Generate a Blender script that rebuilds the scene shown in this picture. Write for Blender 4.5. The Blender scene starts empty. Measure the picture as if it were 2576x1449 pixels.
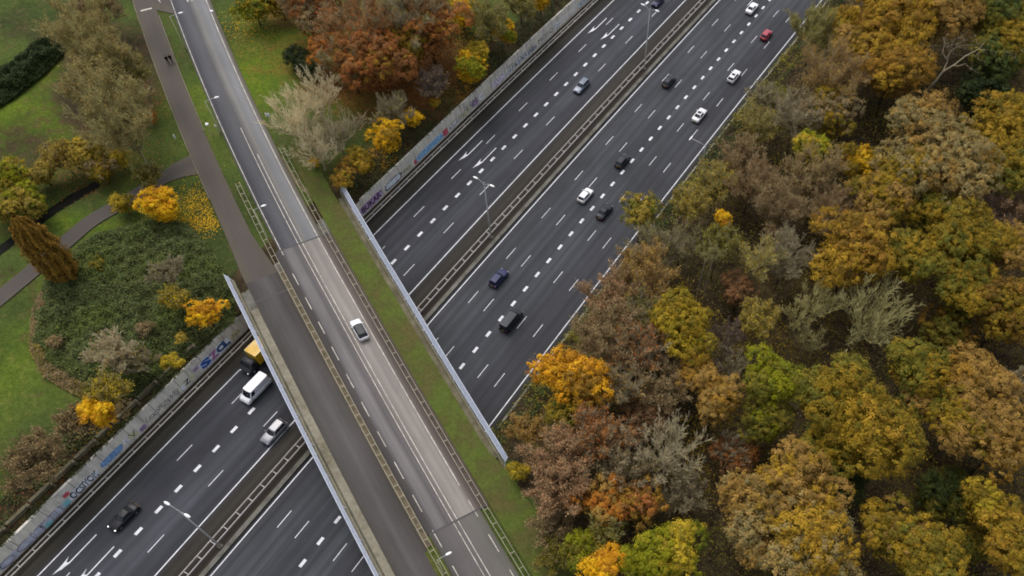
import bpy, bmesh, math, random
import numpy as np
from mathutils import Matrix, Vector

# ------------------------------------------------------------------ camera, sky, sun, exposure
scene = bpy.context.scene
W0, H0 = 2576.0, 1449.0                      # photograph, in the units measured on it
FPX, CAMZ = 1974.29, 118.63                  # focal length in those units, flying height
OX, OY = 380.62, 336.89                      # the photo is an off-centre crop
RX, RY, RZ = 0.5052034, 0.2122903, 0.3085992
def _rot():
    c, s = math.cos, math.sin
    a = np.array([[1, 0, 0], [0, c(RX), -s(RX)], [0, s(RX), c(RX)]])
    z = np.array([[c(RZ), -s(RZ), 0], [s(RZ), c(RZ), 0], [0, 0, 1]])
    y = np.array([[c(RY), -s(RY), 0], [s(RY), c(RY), 0], [0, 0, 1]])
    return z @ a @ y
ROT = _rot()
cam = bpy.data.objects.new("camera", bpy.data.cameras.new("camera"))
scene.collection.objects.link(cam)
cam.data.sensor_width = 36.0
cam.data.lens = 36.0 * FPX / W0
cam.data.shift_x = -OX / W0
cam.data.shift_y = OY / W0
cam.data.clip_start = 1.0
cam.data.clip_end = 6000.0
m4 = Matrix([list(r) + [0] for r in ROT.tolist()] + [[0, 0, 0, 1]])
m4.translation = Vector((0, 0, CAMZ))
cam.matrix_world = m4
scene.camera = cam

SUN_EL, SUN_AZ = math.radians(58), math.radians(300)   # azimuth clockwise from +Y
world = bpy.data.worlds.new("World"); scene.world = world
world.use_nodes = True
wn, wl = world.node_tree.nodes, world.node_tree.links
sky = wn.new("ShaderNodeTexSky"); sky.sky_type = 'NISHITA'; sky.sun_disc = False
sky.sun_elevation = SUN_EL; sky.sun_rotation = SUN_AZ
sky.air_density = 1.0; sky.dust_density = 4.0; sky.ozone_density = 1.0
hs = wn.new("ShaderNodeHueSaturation"); hs.inputs['Saturation'].default_value = 0.42
bg = wn["Background"]; bg.inputs['Strength'].default_value = 0.15
wl.new(sky.outputs[0], hs.inputs['Color']); wl.new(hs.outputs[0], bg.inputs['Color'])
sun = bpy.data.objects.new("sun", bpy.data.lights.new("sun", 'SUN'))
scene.collection.objects.link(sun)
sun.data.energy = 0.7; sun.data.angle = math.radians(40); sun.data.color = (1.0, 0.96, 0.9)
sd = Vector((math.sin(SUN_AZ) * math.cos(SUN_EL), math.cos(SUN_AZ) * math.cos(SUN_EL), math.sin(SUN_EL)))
sun.rotation_euler = sd.to_track_quat('Z', 'Y').to_euler()
scene.view_settings.view_transform = 'Standard'
scene.view_settings.look = 'None'
scene.view_settings.exposure = 0.43
scene.view_settings.gamma = 1.0
scene.cycles.pixel_filter_type = 'BLACKMAN_HARRIS'; scene.cycles.filter_width = 1.8

# ------------------------------------------------------------------ helpers
C = scene.collection
rng = np.random.default_rng(7)
random.seed(7)

def at(px, py, z=0.0):
    """the point of the place that stands at height z under a measured point of the photograph"""
    d = ROT @ np.array([(px - W0 / 2 - OX) / FPX, -(py - H0 / 2 - OY) / FPX, -1.0])
    t = (z - CAMZ) / d[2]
    return np.array([d[0] * t, d[1] * t, z])
def atx(px, py, x):
    d = ROT @ np.array([(px - W0 / 2 - OX) / FPX, -(py - H0 / 2 - OY) / FPX, -1.0])
    t = x / d[0]
    return np.array([x, d[1] * t, CAMZ + d[2] * t])
def pxm(px, py, z):
    a, b, c = at(px, py, z), at(px + 10, py, z), at(px, py + 10, z)
    return 10 / np.linalg.norm(a - b), 10 / np.linalg.norm(a - c)

def lin(r, g, b):
    f = lambda c: (c / 255 / 12.92) if c / 255 <= 0.04045 else ((c / 255 + 0.055) / 1.055) ** 2.4
    return (f(r), f(g), f(b))

def tag(o, label=None, cat=None, group=None, kind=None):
    if label: o['label'] = label
    if cat: o['category'] = cat
    if group: o['group'] = group
    if kind: o['kind'] = kind
    return o
def empty(name, loc=(0, 0, 0), rz=0.0):
    o = bpy.data.objects.new(name, None); C.objects.link(o)
    o.empty_display_size = 0.3
    o.location = loc; o.rotation_euler = (0, 0, rz)
    return o
def mesh(name, V, F, mat, parent=None, smooth=False, tint=None, uv=None):
    me = bpy.data.meshes.new(name)
    V = np.asarray(V, dtype=np.float32)
    if isinstance(F, np.ndarray):
        n, k = F.shape
        me.vertices.add(len(V)); me.vertices.foreach_set("co", V.ravel())
        me.loops.add(n * k); me.loops.foreach_set("vertex_index", F.astype(np.int32).ravel())
        me.polygons.add(n)
        me.polygons.foreach_set("loop_start", np.arange(0, n * k, k, dtype=np.int32))
        me.polygons.foreach_set("loop_total", np.full(n, k, dtype=np.int32))
        me.update(calc_edges=True)
    else:
        me.from_pydata([tuple(map(float, v)) for v in V], [], [tuple(f) for f in F]); me.update()
    if tint is not None:
        a = me.color_attributes.new("tint", 'FLOAT_COLOR', 'POINT')
        t = np.ones((len(V), 4), np.float32); t[:, :3] = tint
        a.data.foreach_set("color", t.ravel())
    if uv is not None:
        l = me.uv_layers.new(name="UVMap")
        idx = np.zeros(len(me.loops), np.int32); me.loops.foreach_get("vertex_index", idx)
        l.data.foreach_set("uv", np.asarray(uv, np.float32)[idx].ravel())
    if smooth:
        me.polygons.foreach_set("use_smooth", np.ones(len(me.polygons), bool))
    if mat: me.materials.append(mat)
    o = bpy.data.objects.new(name, me); C.objects.link(o)
    if parent: o.parent = parent
    return o
class MB:
    """collects boxes, bars and sheets for ONE mesh"""
    def __init__(s): s.V, s.F = [], []
    def add(s, vs, fs):
        n = len(s.V); s.V += [tuple(map(float, v)) for v in vs]; s.F += [tuple(i + n for i in f) for f in fs]
    def box(s, cx, cy, cz, lx, ly, lz, ax=(1, 0, 0), ay=(0, 1, 0), az=(0, 0, 1)):
        c, ax, ay, az = np.array([cx, cy, cz]), np.array(ax), np.array(ay), np.array(az)
        vs = [c + ax * lx / 2 * i + ay * ly / 2 * j + az * lz / 2 * k for k in (-1, 1) for j in (-1, 1) for i in (-1, 1)]
        s.add(vs, [(0, 2, 3, 1), (4, 5, 7, 6), (0, 1, 5, 4), (2, 6, 7, 3), (0, 4, 6, 2), (1, 3, 7, 5)])
    def bar(s, p, q, w, h=None, up=(0, 0, 1)):
        p, q = np.array(p, float), np.array(q, float); d = q - p; L = np.linalg.norm(d); d = d / L
        sx = np.cross(d, up); n = np.linalg.norm(sx)
        sx = np.array([1.0, 0, 0]) if n < 1e-6 else sx / n
        uz = np.cross(sx, d); c = (p + q) / 2
        s.box(c[0], c[1], c[2], L, w, h or w, d, sx, uz)
    def tube(s, pts, radii, n=8, cap=True):
        pts = [np.array(p, float) for p in pts]
        if not hasattr(radii, '__len__'): radii = [radii] * len(pts)
        base = len(s.V); ref = np.array([0.31, 0.17, 0.93])
        for i, p in enumerate(pts):
            d = pts[min(i + 1, len(pts) - 1)] - pts[max(i - 1, 0)]; d = d / (np.linalg.norm(d) + 1e-9)
            a = np.cross(d, ref); a /= np.linalg.norm(a) + 1e-9; b = np.cross(d, a)
            for k in range(n):
                t = 2 * math.pi * k / n
                s.V.append(tuple(p + radii[i] * (a * math.cos(t) + b * math.sin(t))))
        for i in range(len(pts) - 1):
            for k in range(n):
                k2 = (k + 1) % n
                s.F.append((base + i * n + k, base + i * n + k2, base + (i + 1) * n + k2, base + (i + 1) * n + k))
        if cap:
            s.F.append(tuple(base + k for k in range(n))[::-1])
            s.F.append(tuple(base + (len(pts) - 1) * n + k for k in range(n)))
    def ell(s, c, r, n=10, m=6, axes=None):
        c = np.array(c, float); A = np.eye(3) if axes is None else np.array(axes)
        base = len(s.V)
        for j in range(m + 1):
            ph = math.pi * j / m - math.pi / 2
            for k in range(n):
                th = 2 * math.pi * k / n
                q = np.array([r[0] * math.cos(ph) * math.cos(th), r[1] * math.cos(ph) * math.sin(th), r[2] * math.sin(ph)])
                s.V.append(tuple(c + q @ A))
        for j in range(m):
            for k in range(n):
                k2 = (k + 1) % n
                s.F.append((base + j * n + k, base + j * n + k2, base + (j + 1) * n + k2, base + (j + 1) * n + k))
    def build(s, name, mat, parent=None, smooth=False):
        return mesh(name, s.V, s.F, mat, parent, smooth)
def copy_tree(o, parent=None):
    c = o.copy(); C.objects.link(c)
    if parent: c.parent = parent
    for ch in list(o.children): copy_tree(ch, c)
    return c

# ------------------------------------------------------------------ materials
class NT:
    def __init__(s, name):
        s.m = bpy.data.materials.new(name); s.m.use_nodes = True
        s.t = s.m.node_tree; s.b = s.t.nodes["Principled BSDF"]
    def n(s, typ, **kw):
        x = s.t.nodes.new(typ)
        for k, v in kw.items(): setattr(x, k, v)
        return x
    def l(s, a, b): s.t.links.new(a, b)
    def coord(s, kind='Object', scale=(1, 1, 1), rot=(0, 0, 0)):
        if kind == 'World':
            g = s.n("ShaderNodeNewGeometry").outputs['Position']
        else:
            g = s.n("ShaderNodeTexCoord").outputs[kind]
        mp = s.n("ShaderNodeMapping"); mp.inputs['Scale'].default_value = scale; mp.inputs['Rotation'].default_value = rot
        s.l(g, mp.inputs['Vector']); return mp.outputs[0]
    def noise(s, vec, scale, detail=4, rough=0.55):
        x = s.n("ShaderNodeTexNoise"); x.inputs['Scale'].default_value = scale
        x.inputs['Detail'].default_value = detail; x.inputs['Roughness'].default_value = rough
        s.l(vec, x.inputs['Vector']); return x.outputs['Fac']
    def ramp(s, fac, stops, interp='LINEAR'):
        x = s.n("ShaderNodeValToRGB"); e = x.color_ramp.elements; x.color_ramp.interpolation = interp
        while len(e) < len(stops): e.new(0.5)
        for i, (p, c) in enumerate(stops):
            e[i].position = p; e[i].color = (*c, 1) if hasattr(c, '__len__') else (c, c, c, 1)
        s.l(fac, x.inputs[0]); return x.outputs[0]
    def mix(s, fac, a, b, mode='MIX'):
        x = s.n("ShaderNodeMix"); x.data_type = 'RGBA'; x.blend_type = mode
        for sock, v in ((x.inputs[0], fac), (x.inputs[6], a), (x.inputs[7], b)):
            if isinstance(v, (int, float)): sock.default_value = v
            elif isinstance(v, tuple): sock.default_value = (*v, 1)
            else: s.l(v, sock)
        return x.outputs[2]
    def math(s, op, a, b=0.0):
        x = s.n("ShaderNodeMath"); x.operation = op
        for sock, v in ((x.inputs[0], a), (x.inputs[1], b)):
            if isinstance(v, (int, float)): sock.default_value = v
            else: s.l(v, sock)
        return x.outputs[0]
    def out(s, col, rough=0.8, spec=0.3, metal=0.0, bump=None, bstr=0.3, bdist=0.02):
        if isinstance(col, tuple): s.b.inputs['Base Color'].default_value = (*col, 1)
        else: s.l(col, s.b.inputs['Base Color'])
        s.b.inputs['Roughness'].default_value = rough
        s.b.inputs['Specular IOR Level'].default_value = spec
        s.b.inputs['Metallic'].default_value = metal
        if bump is not None:
            x = s.n("ShaderNodeBump"); x.inputs['Strength'].default_value = bstr; x.inputs['Distance'].default_value = bdist
            s.l(bump, x.inputs['Height']); s.l(x.outputs[0], s.b.inputs['Normal'])
        return s.m
def plain(name, col, rough=0.6, spec=0.3, metal=0.0, var=0.18, scale=3.0):
    t = NT(name); v = t.coord('Object')
    f = t.noise(v, scale, 4)
    c = t.ramp(f, [(0.3, tuple(x * (1 - var) for x in col)), (0.7, tuple(min(1, x * (1 + var)) for x in col))])
    return t.out(c, rough, spec, metal)

def road_mat(name, stops, span, streak=0.16, rough=0.85, blotch=0.16, gain=1.0, lane=None):
    """asphalt: stops give the surface's own colour across the road (UV x in metres), streaks run along it"""
    t = NT(name); uv = t.n("ShaderNodeTexCoord").outputs['UV']
    sep = t.n("ShaderNodeSeparateXYZ"); t.l(uv, sep.inputs[0])
    wob = t.n("ShaderNodeMapping"); wob.inputs['Scale'].default_value = (0.25, 0.05, 1); t.l(uv, wob.inputs[0])
    w = t.noise(wob.outputs[0], 1.0, 3)
    u = t.math('ADD', sep.outputs[0], t.math('MULTIPLY', t.math('SUBTRACT', w, 0.5), 0.9))
    fac = t.math('DIVIDE', t.math('SUBTRACT', u, span[0]), span[1] - span[0])
    base = t.ramp(fac, [((p - span[0]) / (span[1] - span[0]), tuple(x * gain for x in lin(*c))) for p, c in stops])
    m1 = t.n("ShaderNodeMapping"); m1.inputs['Scale'].default_value = (1.6, 0.018, 1); t.l(uv, m1.inputs[0])
    s1 = t.noise(m1.outputs[0], 1.0, 5, 0.6)
    m2 = t.n("ShaderNodeMapping"); m2.inputs['Scale'].default_value = (0.12, 0.05, 1); t.l(uv, m2.inputs[0])
    s2 = t.noise(m2.outputs[0], 1.0, 4, 0.6)
    s3 = t.noise(uv, 5.0, 3, 0.7)
    k1 = t.ramp(s1, [(0.28, 1 - streak), (0.72, 1 + streak)])
    k2 = t.ramp(s2, [(0.3, 1 - blotch), (0.7, 1 + blotch)])
    k3 = t.ramp(s3, [(0.3, 0.9), (0.7, 1.1)])
    if lane:
        ph = t.math('COSINE', t.math('MULTIPLY', t.math('SUBTRACT', sep.outputs[0], lane[0]), 4 * math.pi / lane[1]))
        wear = t.math('MULTIPLY', ph, t.math('MULTIPLY', s2, 0.16))
        base = t.mix(1.0, base, t.ramp(t.math('ADD', wear, 0.5), [(0.4, 0.86), (0.6, 1.12)]), 'MULTIPLY')
    c = t.mix(1.0, base, k1, 'MULTIPLY'); c = t.mix(1.0, c, k2, 'MULTIPLY'); c = t.mix(1.0, c, k3, 'MULTIPLY')
    return t.out(c, rough, 0.25, bump=s3, bstr=0.15)

def leaf_material():
    t = NT("leaves")
    a = t.n("ShaderNodeVertexColor"); a.layer_name = "tint"
    t.out(a.outputs[0], 0.75, 0.15)
    tr = t.n("ShaderNodeBsdfTranslucent"); t.l(a.outputs[0], tr.inputs[0])
    mx = t.n("ShaderNodeMixShader"); mx.inputs[0].default_value = 0.22
    o = t.t.nodes["Material Output"]
    t.l(t.b.outputs[0], mx.inputs[1]); t.l(tr.outputs[0], mx.inputs[2]); t.l(mx.outputs[0], o.inputs[0])
    return t.m
LEAF = leaf_material()
def bark(name, col):
    t = NT(name); v = t.coord('Object', (1, 1, 0.3))
    f = t.noise(v, 4.0, 4)
    return t.out(t.ramp(f, [(0.3, tuple(x * 0.65 for x in col)), (0.7, tuple(x * 1.3 for x in col))]), 0.9, 0.1)
BARK = {k: bark("bark_" + k, lin(*c)) for k, c in dict(
    dark=(62, 52, 42), grey=(128, 118, 104), pale=(172, 160, 138), olive=(126, 124, 82), brown=(112, 92, 72),
    tan=(150, 130, 96), silver=(150, 142, 130)).items()}

STEEL = plain("galvanised_steel", lin(200, 194, 186), 0.5, 0.4, 0.0, 0.12, 1.5)
STEEL_W = plain("weathered_rail_steel", lin(158, 150, 130), 0.6, 0.3, 0.0, 0.2, 0.9)
POLE = plain("lamp_pole_steel", lin(172, 172, 170), 0.45, 0.4, 0.2, 0.08)
POLE_G = plain("green_grey_pole", lin(176, 178, 140), 0.55, 0.3, 0.1, 0.1)
STEEL_P = plain("rust_tinted_rail_steel", lin(192, 184, 180), 0.5, 0.4, 0.0, 0.12, 1.5)
WHITE = plain("white_lamp_glass", lin(240, 240, 238), 0.35, 0.4, 0, 0.03)
MESHM = plain("fence_mesh_band", lin(172, 178, 194), 0.5, 0.4, 0.0, 0.16, 2.5)
FRAIL = plain("fence_top_paint", lin(206, 210, 222), 0.5, 0.4, 0.0, 0.10, 2.5)
RAILM = plain("fence_rail_paint", lin(150, 145, 124), 0.6, 0.3, 0, 0.12, 1.0)
PAINT = None
def paint_mat():
    t = NT("road_paint"); v = t.coord('World')
    f = t.noise(v, 0.7, 5, 0.7); g = t.noise(v, 9.0, 3, 0.7)
    k = t.math('MULTIPLY', f, g)
    c = t.ramp(k, [(0.10, lin(150, 150, 154)), (0.28, lin(218, 218, 222))])
    return t.out(c, 0.6, 0.3)
PAINT = paint_mat()
def paint_old():
    t = NT("worn_road_paint"); v = t.coord('World')
    f = t.noise(v, 0.9, 5, 0.7)
    return t.out(t.ramp(f, [(0.3, lin(140, 134, 124)), (0.7, lin(214, 208, 196))]), 0.7, 0.2)
PAINT_O = paint_old()
def concrete(name, c0, c1, c2, joints=False):
    t = NT(name); v = t.coord('World')
    a = t.noise(v, 0.35, 5, 0.6); b = t.noise(v, 2.6, 4, 0.7)
    st = t.noise(t.coord('World', (1.2, 1.2, 0.15)), 1.5, 4)
    c = t.ramp(a, [(0.3, lin(*c0)), (0.5, lin(*c1)), (0.72, lin(*c2))])
    c = t.mix(1.0, c, t.ramp(b, [(0.3, 0.86), (0.7, 1.1)]), 'MULTIPLY')
    c = t.mix(1.0, c, t.ramp(st, [(0.3, 0.85), (0.65, 1.08)]), 'MULTIPLY')
    if joints:
        sx = t.n("ShaderNodeSeparateXYZ"); t.l(t.n("ShaderNodeNewGeometry").outputs['Position'], sx.inputs[0])
        fr = t.math('ABSOLUTE', t.math('SUBTRACT', t.math('FRACT', t.math('DIVIDE', sx.outputs[1], 5.2)), 0.5))
        c = t.mix(t.ramp(fr, [(0.485, 0.0), (0.495, 0.75)]), c, lin(84, 78, 68))
        run = t.noise(t.coord('World', (1, 1.6, 0.10)), 1.0, 5, .65)
        c = t.mix(t.ramp(run, [(0.52, 0.0), (0.72, 0.55)]), c, lin(112, 106, 88))
    return t.out(c, 0.9, 0.2, bump=b, bstr=0.2)
CONC_W = concrete("wall_concrete", (196, 190, 180), (216, 210, 198), (226, 220, 202), True)
CONC_D = concrete("mossy_concrete", (76, 70, 54), (98, 92, 72), (120, 114, 92))
CONC_K = concrete("kerb_concrete", (100, 92, 74), (126, 120, 104), (140, 134, 118))
CONC_M = concrete("median_concrete", (74, 72, 62), (102, 100, 92), (118, 116, 108))

# ------------------------------------------------------------------ layout frames
def cm(y):
    d = max(-150.0, min(150.0, y - 70.0))
    k = 1.12e-4 * d * d
    if abs(y - 70) > 150: k += 2 * 1.12e-4 * 150 * (abs(y - 70) - 150)
    return k
def M(x, y, z=0.0): return np.array([x + cm(y), y, z])          # along the motorway
TH = math.radians(-28.8)
UD = np.array([math.cos(TH), math.sin(TH), 0]); VD = np.array([-math.sin(TH), math.cos(TH), 0])
O0 = np.array([-68.0, 48.0, 0.0])
def cv(u):
    if u < -15: return 6.1e-4 * (u + 15) ** 2
    if u > 0: return 2.5e-4 * u * u
    return 0.0
def Fr(u, v, z=6.2): return O0 + UD * u + VD * (v + cv(u)) + np.array([0, 0, z])   # along the local road
def to_uv(x, y):
    w = np.array([x, y, 0]) - O0; u = float(w @ UD); return u, float(w @ VD) - cv(u)
XW, XE = -90.85, -42.3          # faces of the two retaining walls
DECK = 6.2

# ------------------------------------------------------------------ ground (one sheet, with the motorway cutting)
ditch = [at(px, py, 6)[:2] for px, py in ((-260, 790), (0, 620), (60, 575), (120, 530), (180, 490), (242, 456))]
def seg_dist(p, a, b):
    d = b - a; t = np.clip(((p - a) @ d) / (d @ d), 0, 1)
    return np.linalg.norm(p - (a + t[:, None] * d), axis=1)
def poly_dist(P, pts):
    return np.min([seg_dist(P, pts[i], pts[i + 1]) for i in range(len(pts) - 1)], axis=0)
def vnoise(P, s, seed=0):
    """cheap smooth noise for the lie of the land"""
    r = np.random.default_rng(seed); out = np.zeros(len(P))
    for k in range(6):
        a = r.uniform(0, 6.28); f = s * r.uniform(0.6, 1.6)
        out += np.sin((P[:, 0] * math.cos(a) + P[:, 1] * math.sin(a)) * f + r.uniform(0, 6.28))
    return out / 6
def ground_z(P, off):
    """P world xy, off = distance across the motorway axis"""
    z = np.full(len(P), 6.0)
    w = off < -66
    s = np.interp(off, [-104, -98, -95.5, -92.4, -91.3, XW], [6.0, 5.6, 4.9, 3.75, 3.3, 3.2])
    z = np.where(w, s, z)
    e = np.interp(off, [XE, -41.0, -36, -30], [3.1, 3.3, 5.2, 6.0])
    z = np.where(~w, e, z)
    rel = P - O0[:2]
    u = rel @ UD[:2]; v = rel @ VD[:2] - np.array([cv(t) for t in u])
    road = np.clip(1 - np.maximum(np.abs(v + 4.0) - 11.2, 0) / 2.2, 0, 1)
    road = np.where((u > -140) & (u < 140), road, 0)
    z = z * (1 - road) + 6.04 * road
    dd = poly_dist(P, ditch)
    z = z - 1.0 * np.clip(1 - dd / 2.4, 0, 1) ** 0.8
    z = z + vnoise(P, 0.25, 3) * 0.05 * (1 - road)
    return z
xs_w = np.concatenate([[-1500, -800, -450, -300, -240], np.arange(-214, -104, 1.7), np.arange(-104, -91.4, 0.9), [-91.2, XW]])
xs_e = np.concatenate([[XE, -41.8], np.arange(-41, -28, 1.2), np.arange(-28, 60, 2.2), [70, 90, 130, 220, 500, 1500]])
ys = np.concatenate([[-1400, -700, -400, -250, -160, -110, -80, -60], np.arange(-46, 250, 1.8), [260, 280, 310, 360, 450, 700, 1500]])
xs = np.concatenate([xs_w, [XW + 0.001, XE - 0.001], xs_e])
nx, ny = len(xs), len(ys)
GX = np.tile(xs, ny); GY = np.repeat(ys, nx)
CMY = np.array([cm(y) for y in ys]).repeat(nx)
P2 = np.stack([GX + CMY, GY], 1)
GZ = ground_z(P2, GX)
iw, ie = len(xs_w), len(xs_w) + 1
colidx = np.tile(np.arange(nx), ny)
GZ[(colidx == iw) | (colidx == ie)] = -0.06
gi = (np.arange(ny - 1)[:, None] * nx + np.arange(nx - 1)[None]).ravel()
GF = np.stack([gi, gi + 1, gi + 1 + nx, gi + nx], 1)
# cover zones: (r) leaf litter / bare soil, (g) rusty fallen leaves, (b) lush grass
zone = np.zeros((len(P2), 3))
uvv = (P2 - O0[:2]); GU = uvv @ UD[:2]; GV = uvv @ VD[:2]
east = GX > -66
zone[:, 0] = np.where(east, 1.0, 0.0)
gr = east & (GV > -20) & (GV < 9.5 + vnoise(P2, 0.6, 9) * 1.5 + np.clip(GU - 36, 0, 30) * 0.06) & (GU > 22)
zone[gr, 0] = 0.12
sh = (~east) & (GX > -95.5)
zone[sh, 0] = 0.75
def blob(px, py, rx, ry, ch, amt, ang=0.0, z=6.0):
    c = at(px, py, z)[:2]; d = P2 - c; ca, sa = math.cos(ang), math.sin(ang)
    q = np.hypot((d[:, 0] * ca + d[:, 1] * sa) / rx, (-d[:, 0] * sa + d[:, 1] * ca) / ry)
    k = np.clip(1.25 - q + vnoise(P2, 0.7, int(px)) * 0.25, 0, 1) * amt
    zone[:, ch] = np.maximum(zone[:, ch], k)
blob(960, 180, 24, 13, 1, 0.9, 0.35); blob(1090, 190, 10, 14, 1, 0.8); blob(860, 190, 10, 10, 1, .8)
blob(700, 40, 10, 7, 1, 0.55); blob(945, 290, 12, 5, 2, 0.9); blob(640, 190, 9, 16, 2, 1.0); blob(740, 90, 12, 8, 2, .8)
blob(270, 200, 14, 22, 0, 0.8, 0.5); blob(60, 80, 12, 8, 0, 0.4); blob(60, 360, 14, 10, 0, 0.55); blob(30, 30, 12, 10, 0, .2)
blob(1050, 270, 10, 26, 0, 0.5, -0.6); blob(1190, 130, 10, 30, 0, 0.6, -0.6); blob(900, 420, 9, 14, 0, 0.5, -.6)
blob(800, 330, 8, 9, 0, 0.45); blob(330, 760, 16, 13, 0, 0.9, 0.6); blob(280, 900, 12, 10, 0, 0.9)
blob(120, 1160, 9, 6, 0, 0.9, 0.6); blob(40, 700, 8, 5, 0, 0.35); blob(110, 290, 22, 7, 2, 1.25, 0.75); blob(150, 180, 10, 5, 2, 1.1, .7); blob(60, 330, 16, 6, 2, 1.0, .7); blob(80, 900, 8, 14, 2, 0.6)
blob(1010, 620, 3, 8, 2, 0.4); blob(190, 560, 10, 2.5, 2, .8, .4)
def ground_mat():
    t = NT("parkland_ground"); v = t.coord('World')
    zc = t.n("ShaderNodeVertexColor"); zc.layer_name = "tint"
    sp = t.n("ShaderNodeSeparateColor"); t.l(zc.outputs[0], sp.inputs[0])
    n1 = t.noise(v, 0.07, 5, 0.6); n2 = t.noise(v, 0.6, 6, 0.65); n3 = t.noise(v, 3.4, 4, 0.7); n4 = t.noise(v, 11.0, 2, 0.6)
    g = t.ramp(n1, [(0.35, lin(56, 66, 32)), (0.5, lin(69, 82, 36)), (0.68, lin(82, 92, 38))])
    lush = t.ramp(n2, [(0.35, lin(74, 96, 30)), (0.7, lin(104, 118, 24))])
    g = t.mix(sp.outputs[2], g, lush)
    dry = t.ramp(n3, [(0.35, lin(88, 84, 48)), (0.7, lin(112, 104, 66))])
    g = t.mix(t.ramp(n2, [(0.52, 0.0), (0.72, 0.55)]), g, dry)
    soil = t.ramp(n2, [(0.3, lin(42, 35, 25)), (0.5, lin(62, 53, 36)), (0.7, lin(84, 71, 47))])
    soil = t.mix(1.0, soil, t.ramp(n4, [(0.3, 0.7), (0.7, 1.25)]), 'MULTIPLY')
    rust = t.ramp(n3, [(0.3, lin(82, 60, 34)), (0.55, lin(108, 74, 38)), (0.75, lin(124, 94, 50))])
    e0 = t.math('ADD', sp.outputs[0], t.math('MULTIPLY', t.math('SUBTRACT', n2, 0.5), 0.9))
    c = t.mix(t.ramp(e0, [(0.25, 0.0), (0.6, 1.0)]), g, soil)
    e1 = t.math('ADD', sp.outputs[1], t.math('MULTIPLY', t.math('SUBTRACT', n2, 0.5), 0.9))
    c = t.mix(t.ramp(e1, [(0.2, 0.0), (0.7, 0.95)]), c, rust)
    c = t.mix(1.0, c, t.ramp(n3, [(0.3, 0.70), (0.7, 1.26)]), 'MULTIPLY')
    c = t.mix(1.0, c, t.ramp(t.noise(v, 1.3, 5, .7), [(0.32, 0.78), (0.68, 1.2)]), 'MULTIPLY')
    c = t.mix(1.0, c, t.ramp(n4, [(0.3, 0.8), (0.7, 1.2)]), 'MULTIPLY')
    return t.out(c, 0.95, 0.1, bump=n3, bstr=0.5, bdist=0.15)
ground = mesh("ground", np.column_stack([P2, GZ]), GF, ground_mat(), tint=zone)
tag(ground, kind='structure')

def ditch_water():
    t = NT("ditch_water"); v = t.coord('World'); f = t.noise(v, 1.2, 3)
    return t.out(t.ramp(f, [(0.3, lin(14, 14, 10)), (0.7, lin(24, 24, 18))]), 0.6, 0.05)
V, F = [], []
for i, p in enumerate(ditch):
    d = ditch[min(i + 1, len(ditch) - 1)] - ditch[max(0, i - 1)]; d = d / np.linalg.norm(d); nrm = np.array([-d[1], d[0]])
    V += [(*(p + nrm * 1.5), 5.35), (*(p - nrm * 1.5), 5.35)]
    if i: F.append((2 * i - 2, 2 * i - 1, 2 * i + 1, 2 * i))
tag(mesh("ditch_water", V, F, ditch_water()), kind='structure')

# ------------------------------------------------------------------ motorway
def ribbon(name, frame, a0, a1, step, offs, z, mat, parent=None, skirt=0.0):
    """sheet along a frame between offsets; UV = metres across / along"""
    n = max(2, int((a1 - a0) / step) + 1); V, U, F = [], [], []
    for i in range(n):
        a = a0 + (a1 - a0) * i / (n - 1)
        oo = offs(a) if callable(offs) else offs
        row = list(oo)
        if skirt: V.append(frame(a, row[0], z - skirt)); U.append((row[0], a))
        for o in row: V.append(frame(a, o, z)); U.append((o, a))
        if skirt: V.append(frame(a, row[-1], z - skirt)); U.append((row[-1], a))
    k = len(V) // n
    for i in range(n - 1):
        for j in range(k - 1):
            F.append((i * k + j, i * k + j + 1, (i + 1) * k + j + 1, (i + 1) * k + j))
    return mesh(name, V, F, mat, parent, uv=U)
fm = lambda a, o, z: M(o, a, z)
fl = lambda a, o, z: Fr(a, o, z)
MW = road_mat("motorway_asphalt", [
    (-90.8, (70, 58, 40)), (-89.4, (62, 54, 40)), (-88.2, (50, 46, 38)), (-86.2, (52, 51, 48)), (-85.5, (58, 59, 62)),
    (-82.5, (59, 60, 65)), (-79.6, (60, 61, 66)), (-76.4, (72, 74, 79)), (-75.0, (62, 63, 68)), (-72.4, (54, 55, 60)),
    (-71.4, (52, 49, 45)), (-69.3, (50, 46, 40)), (-68.6, (46, 41, 36)), (-66.8, (48, 42, 34)), (-66.0, (40, 40, 42)), (-65.0, (64, 65, 69)),
    (-60.5, (68, 70, 74)), (-56.8, (60, 62, 67)), (-53.0, (68, 70, 74)), (-49.8, (60, 61, 66)), (-45.0, (60, 61, 65)),
    (-43.9, (48, 46, 42)), (-42.3, (44, 42, 36))], (-91, -42.2), 0.24, blotch=0.26, gain=0.88, lane=(-85.95, 3.46))
motorway = ribbon("motorway", fm, -300, 520, 4.0, [XW, -86, -72, -65.3, -44.5, XE], 0.0, MW)
tag(motorway, kind='structure')
mk = MB()
def strip(x0, x1, y0, y1, z=0.005, fr=fm, step=6.0):
    n = max(1, int((y1 - y0) / step)); base = len(mk.V)
    for i in range(n + 1):
        y = y0 + (y1 - y0) * i / n
        mk.V += [tuple(fr(y, x0, z)), tuple(fr(y, x1, z))]
    for i in range(n):
        b = base + 2 * i; mk.F.append((b, b + 1, b + 3, b + 2))
LA, LB, LC, LD = -85.95, -72.1, -65.35, -44.68
for x in (LA, LB, LC, LD): strip(x - 0.09, x + 0.09, -150, 420)
def dashes(x, ycs, L=3.2, w=0.062):
    for y in ycs: strip(x - w, x + w, y - L / 2, y + L / 2)
dashes(-82.58, [17.8 - 12 * k for k in range(-4, 8)] + [78.4 + 12 * k for k in range(-1, 18)])
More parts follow.
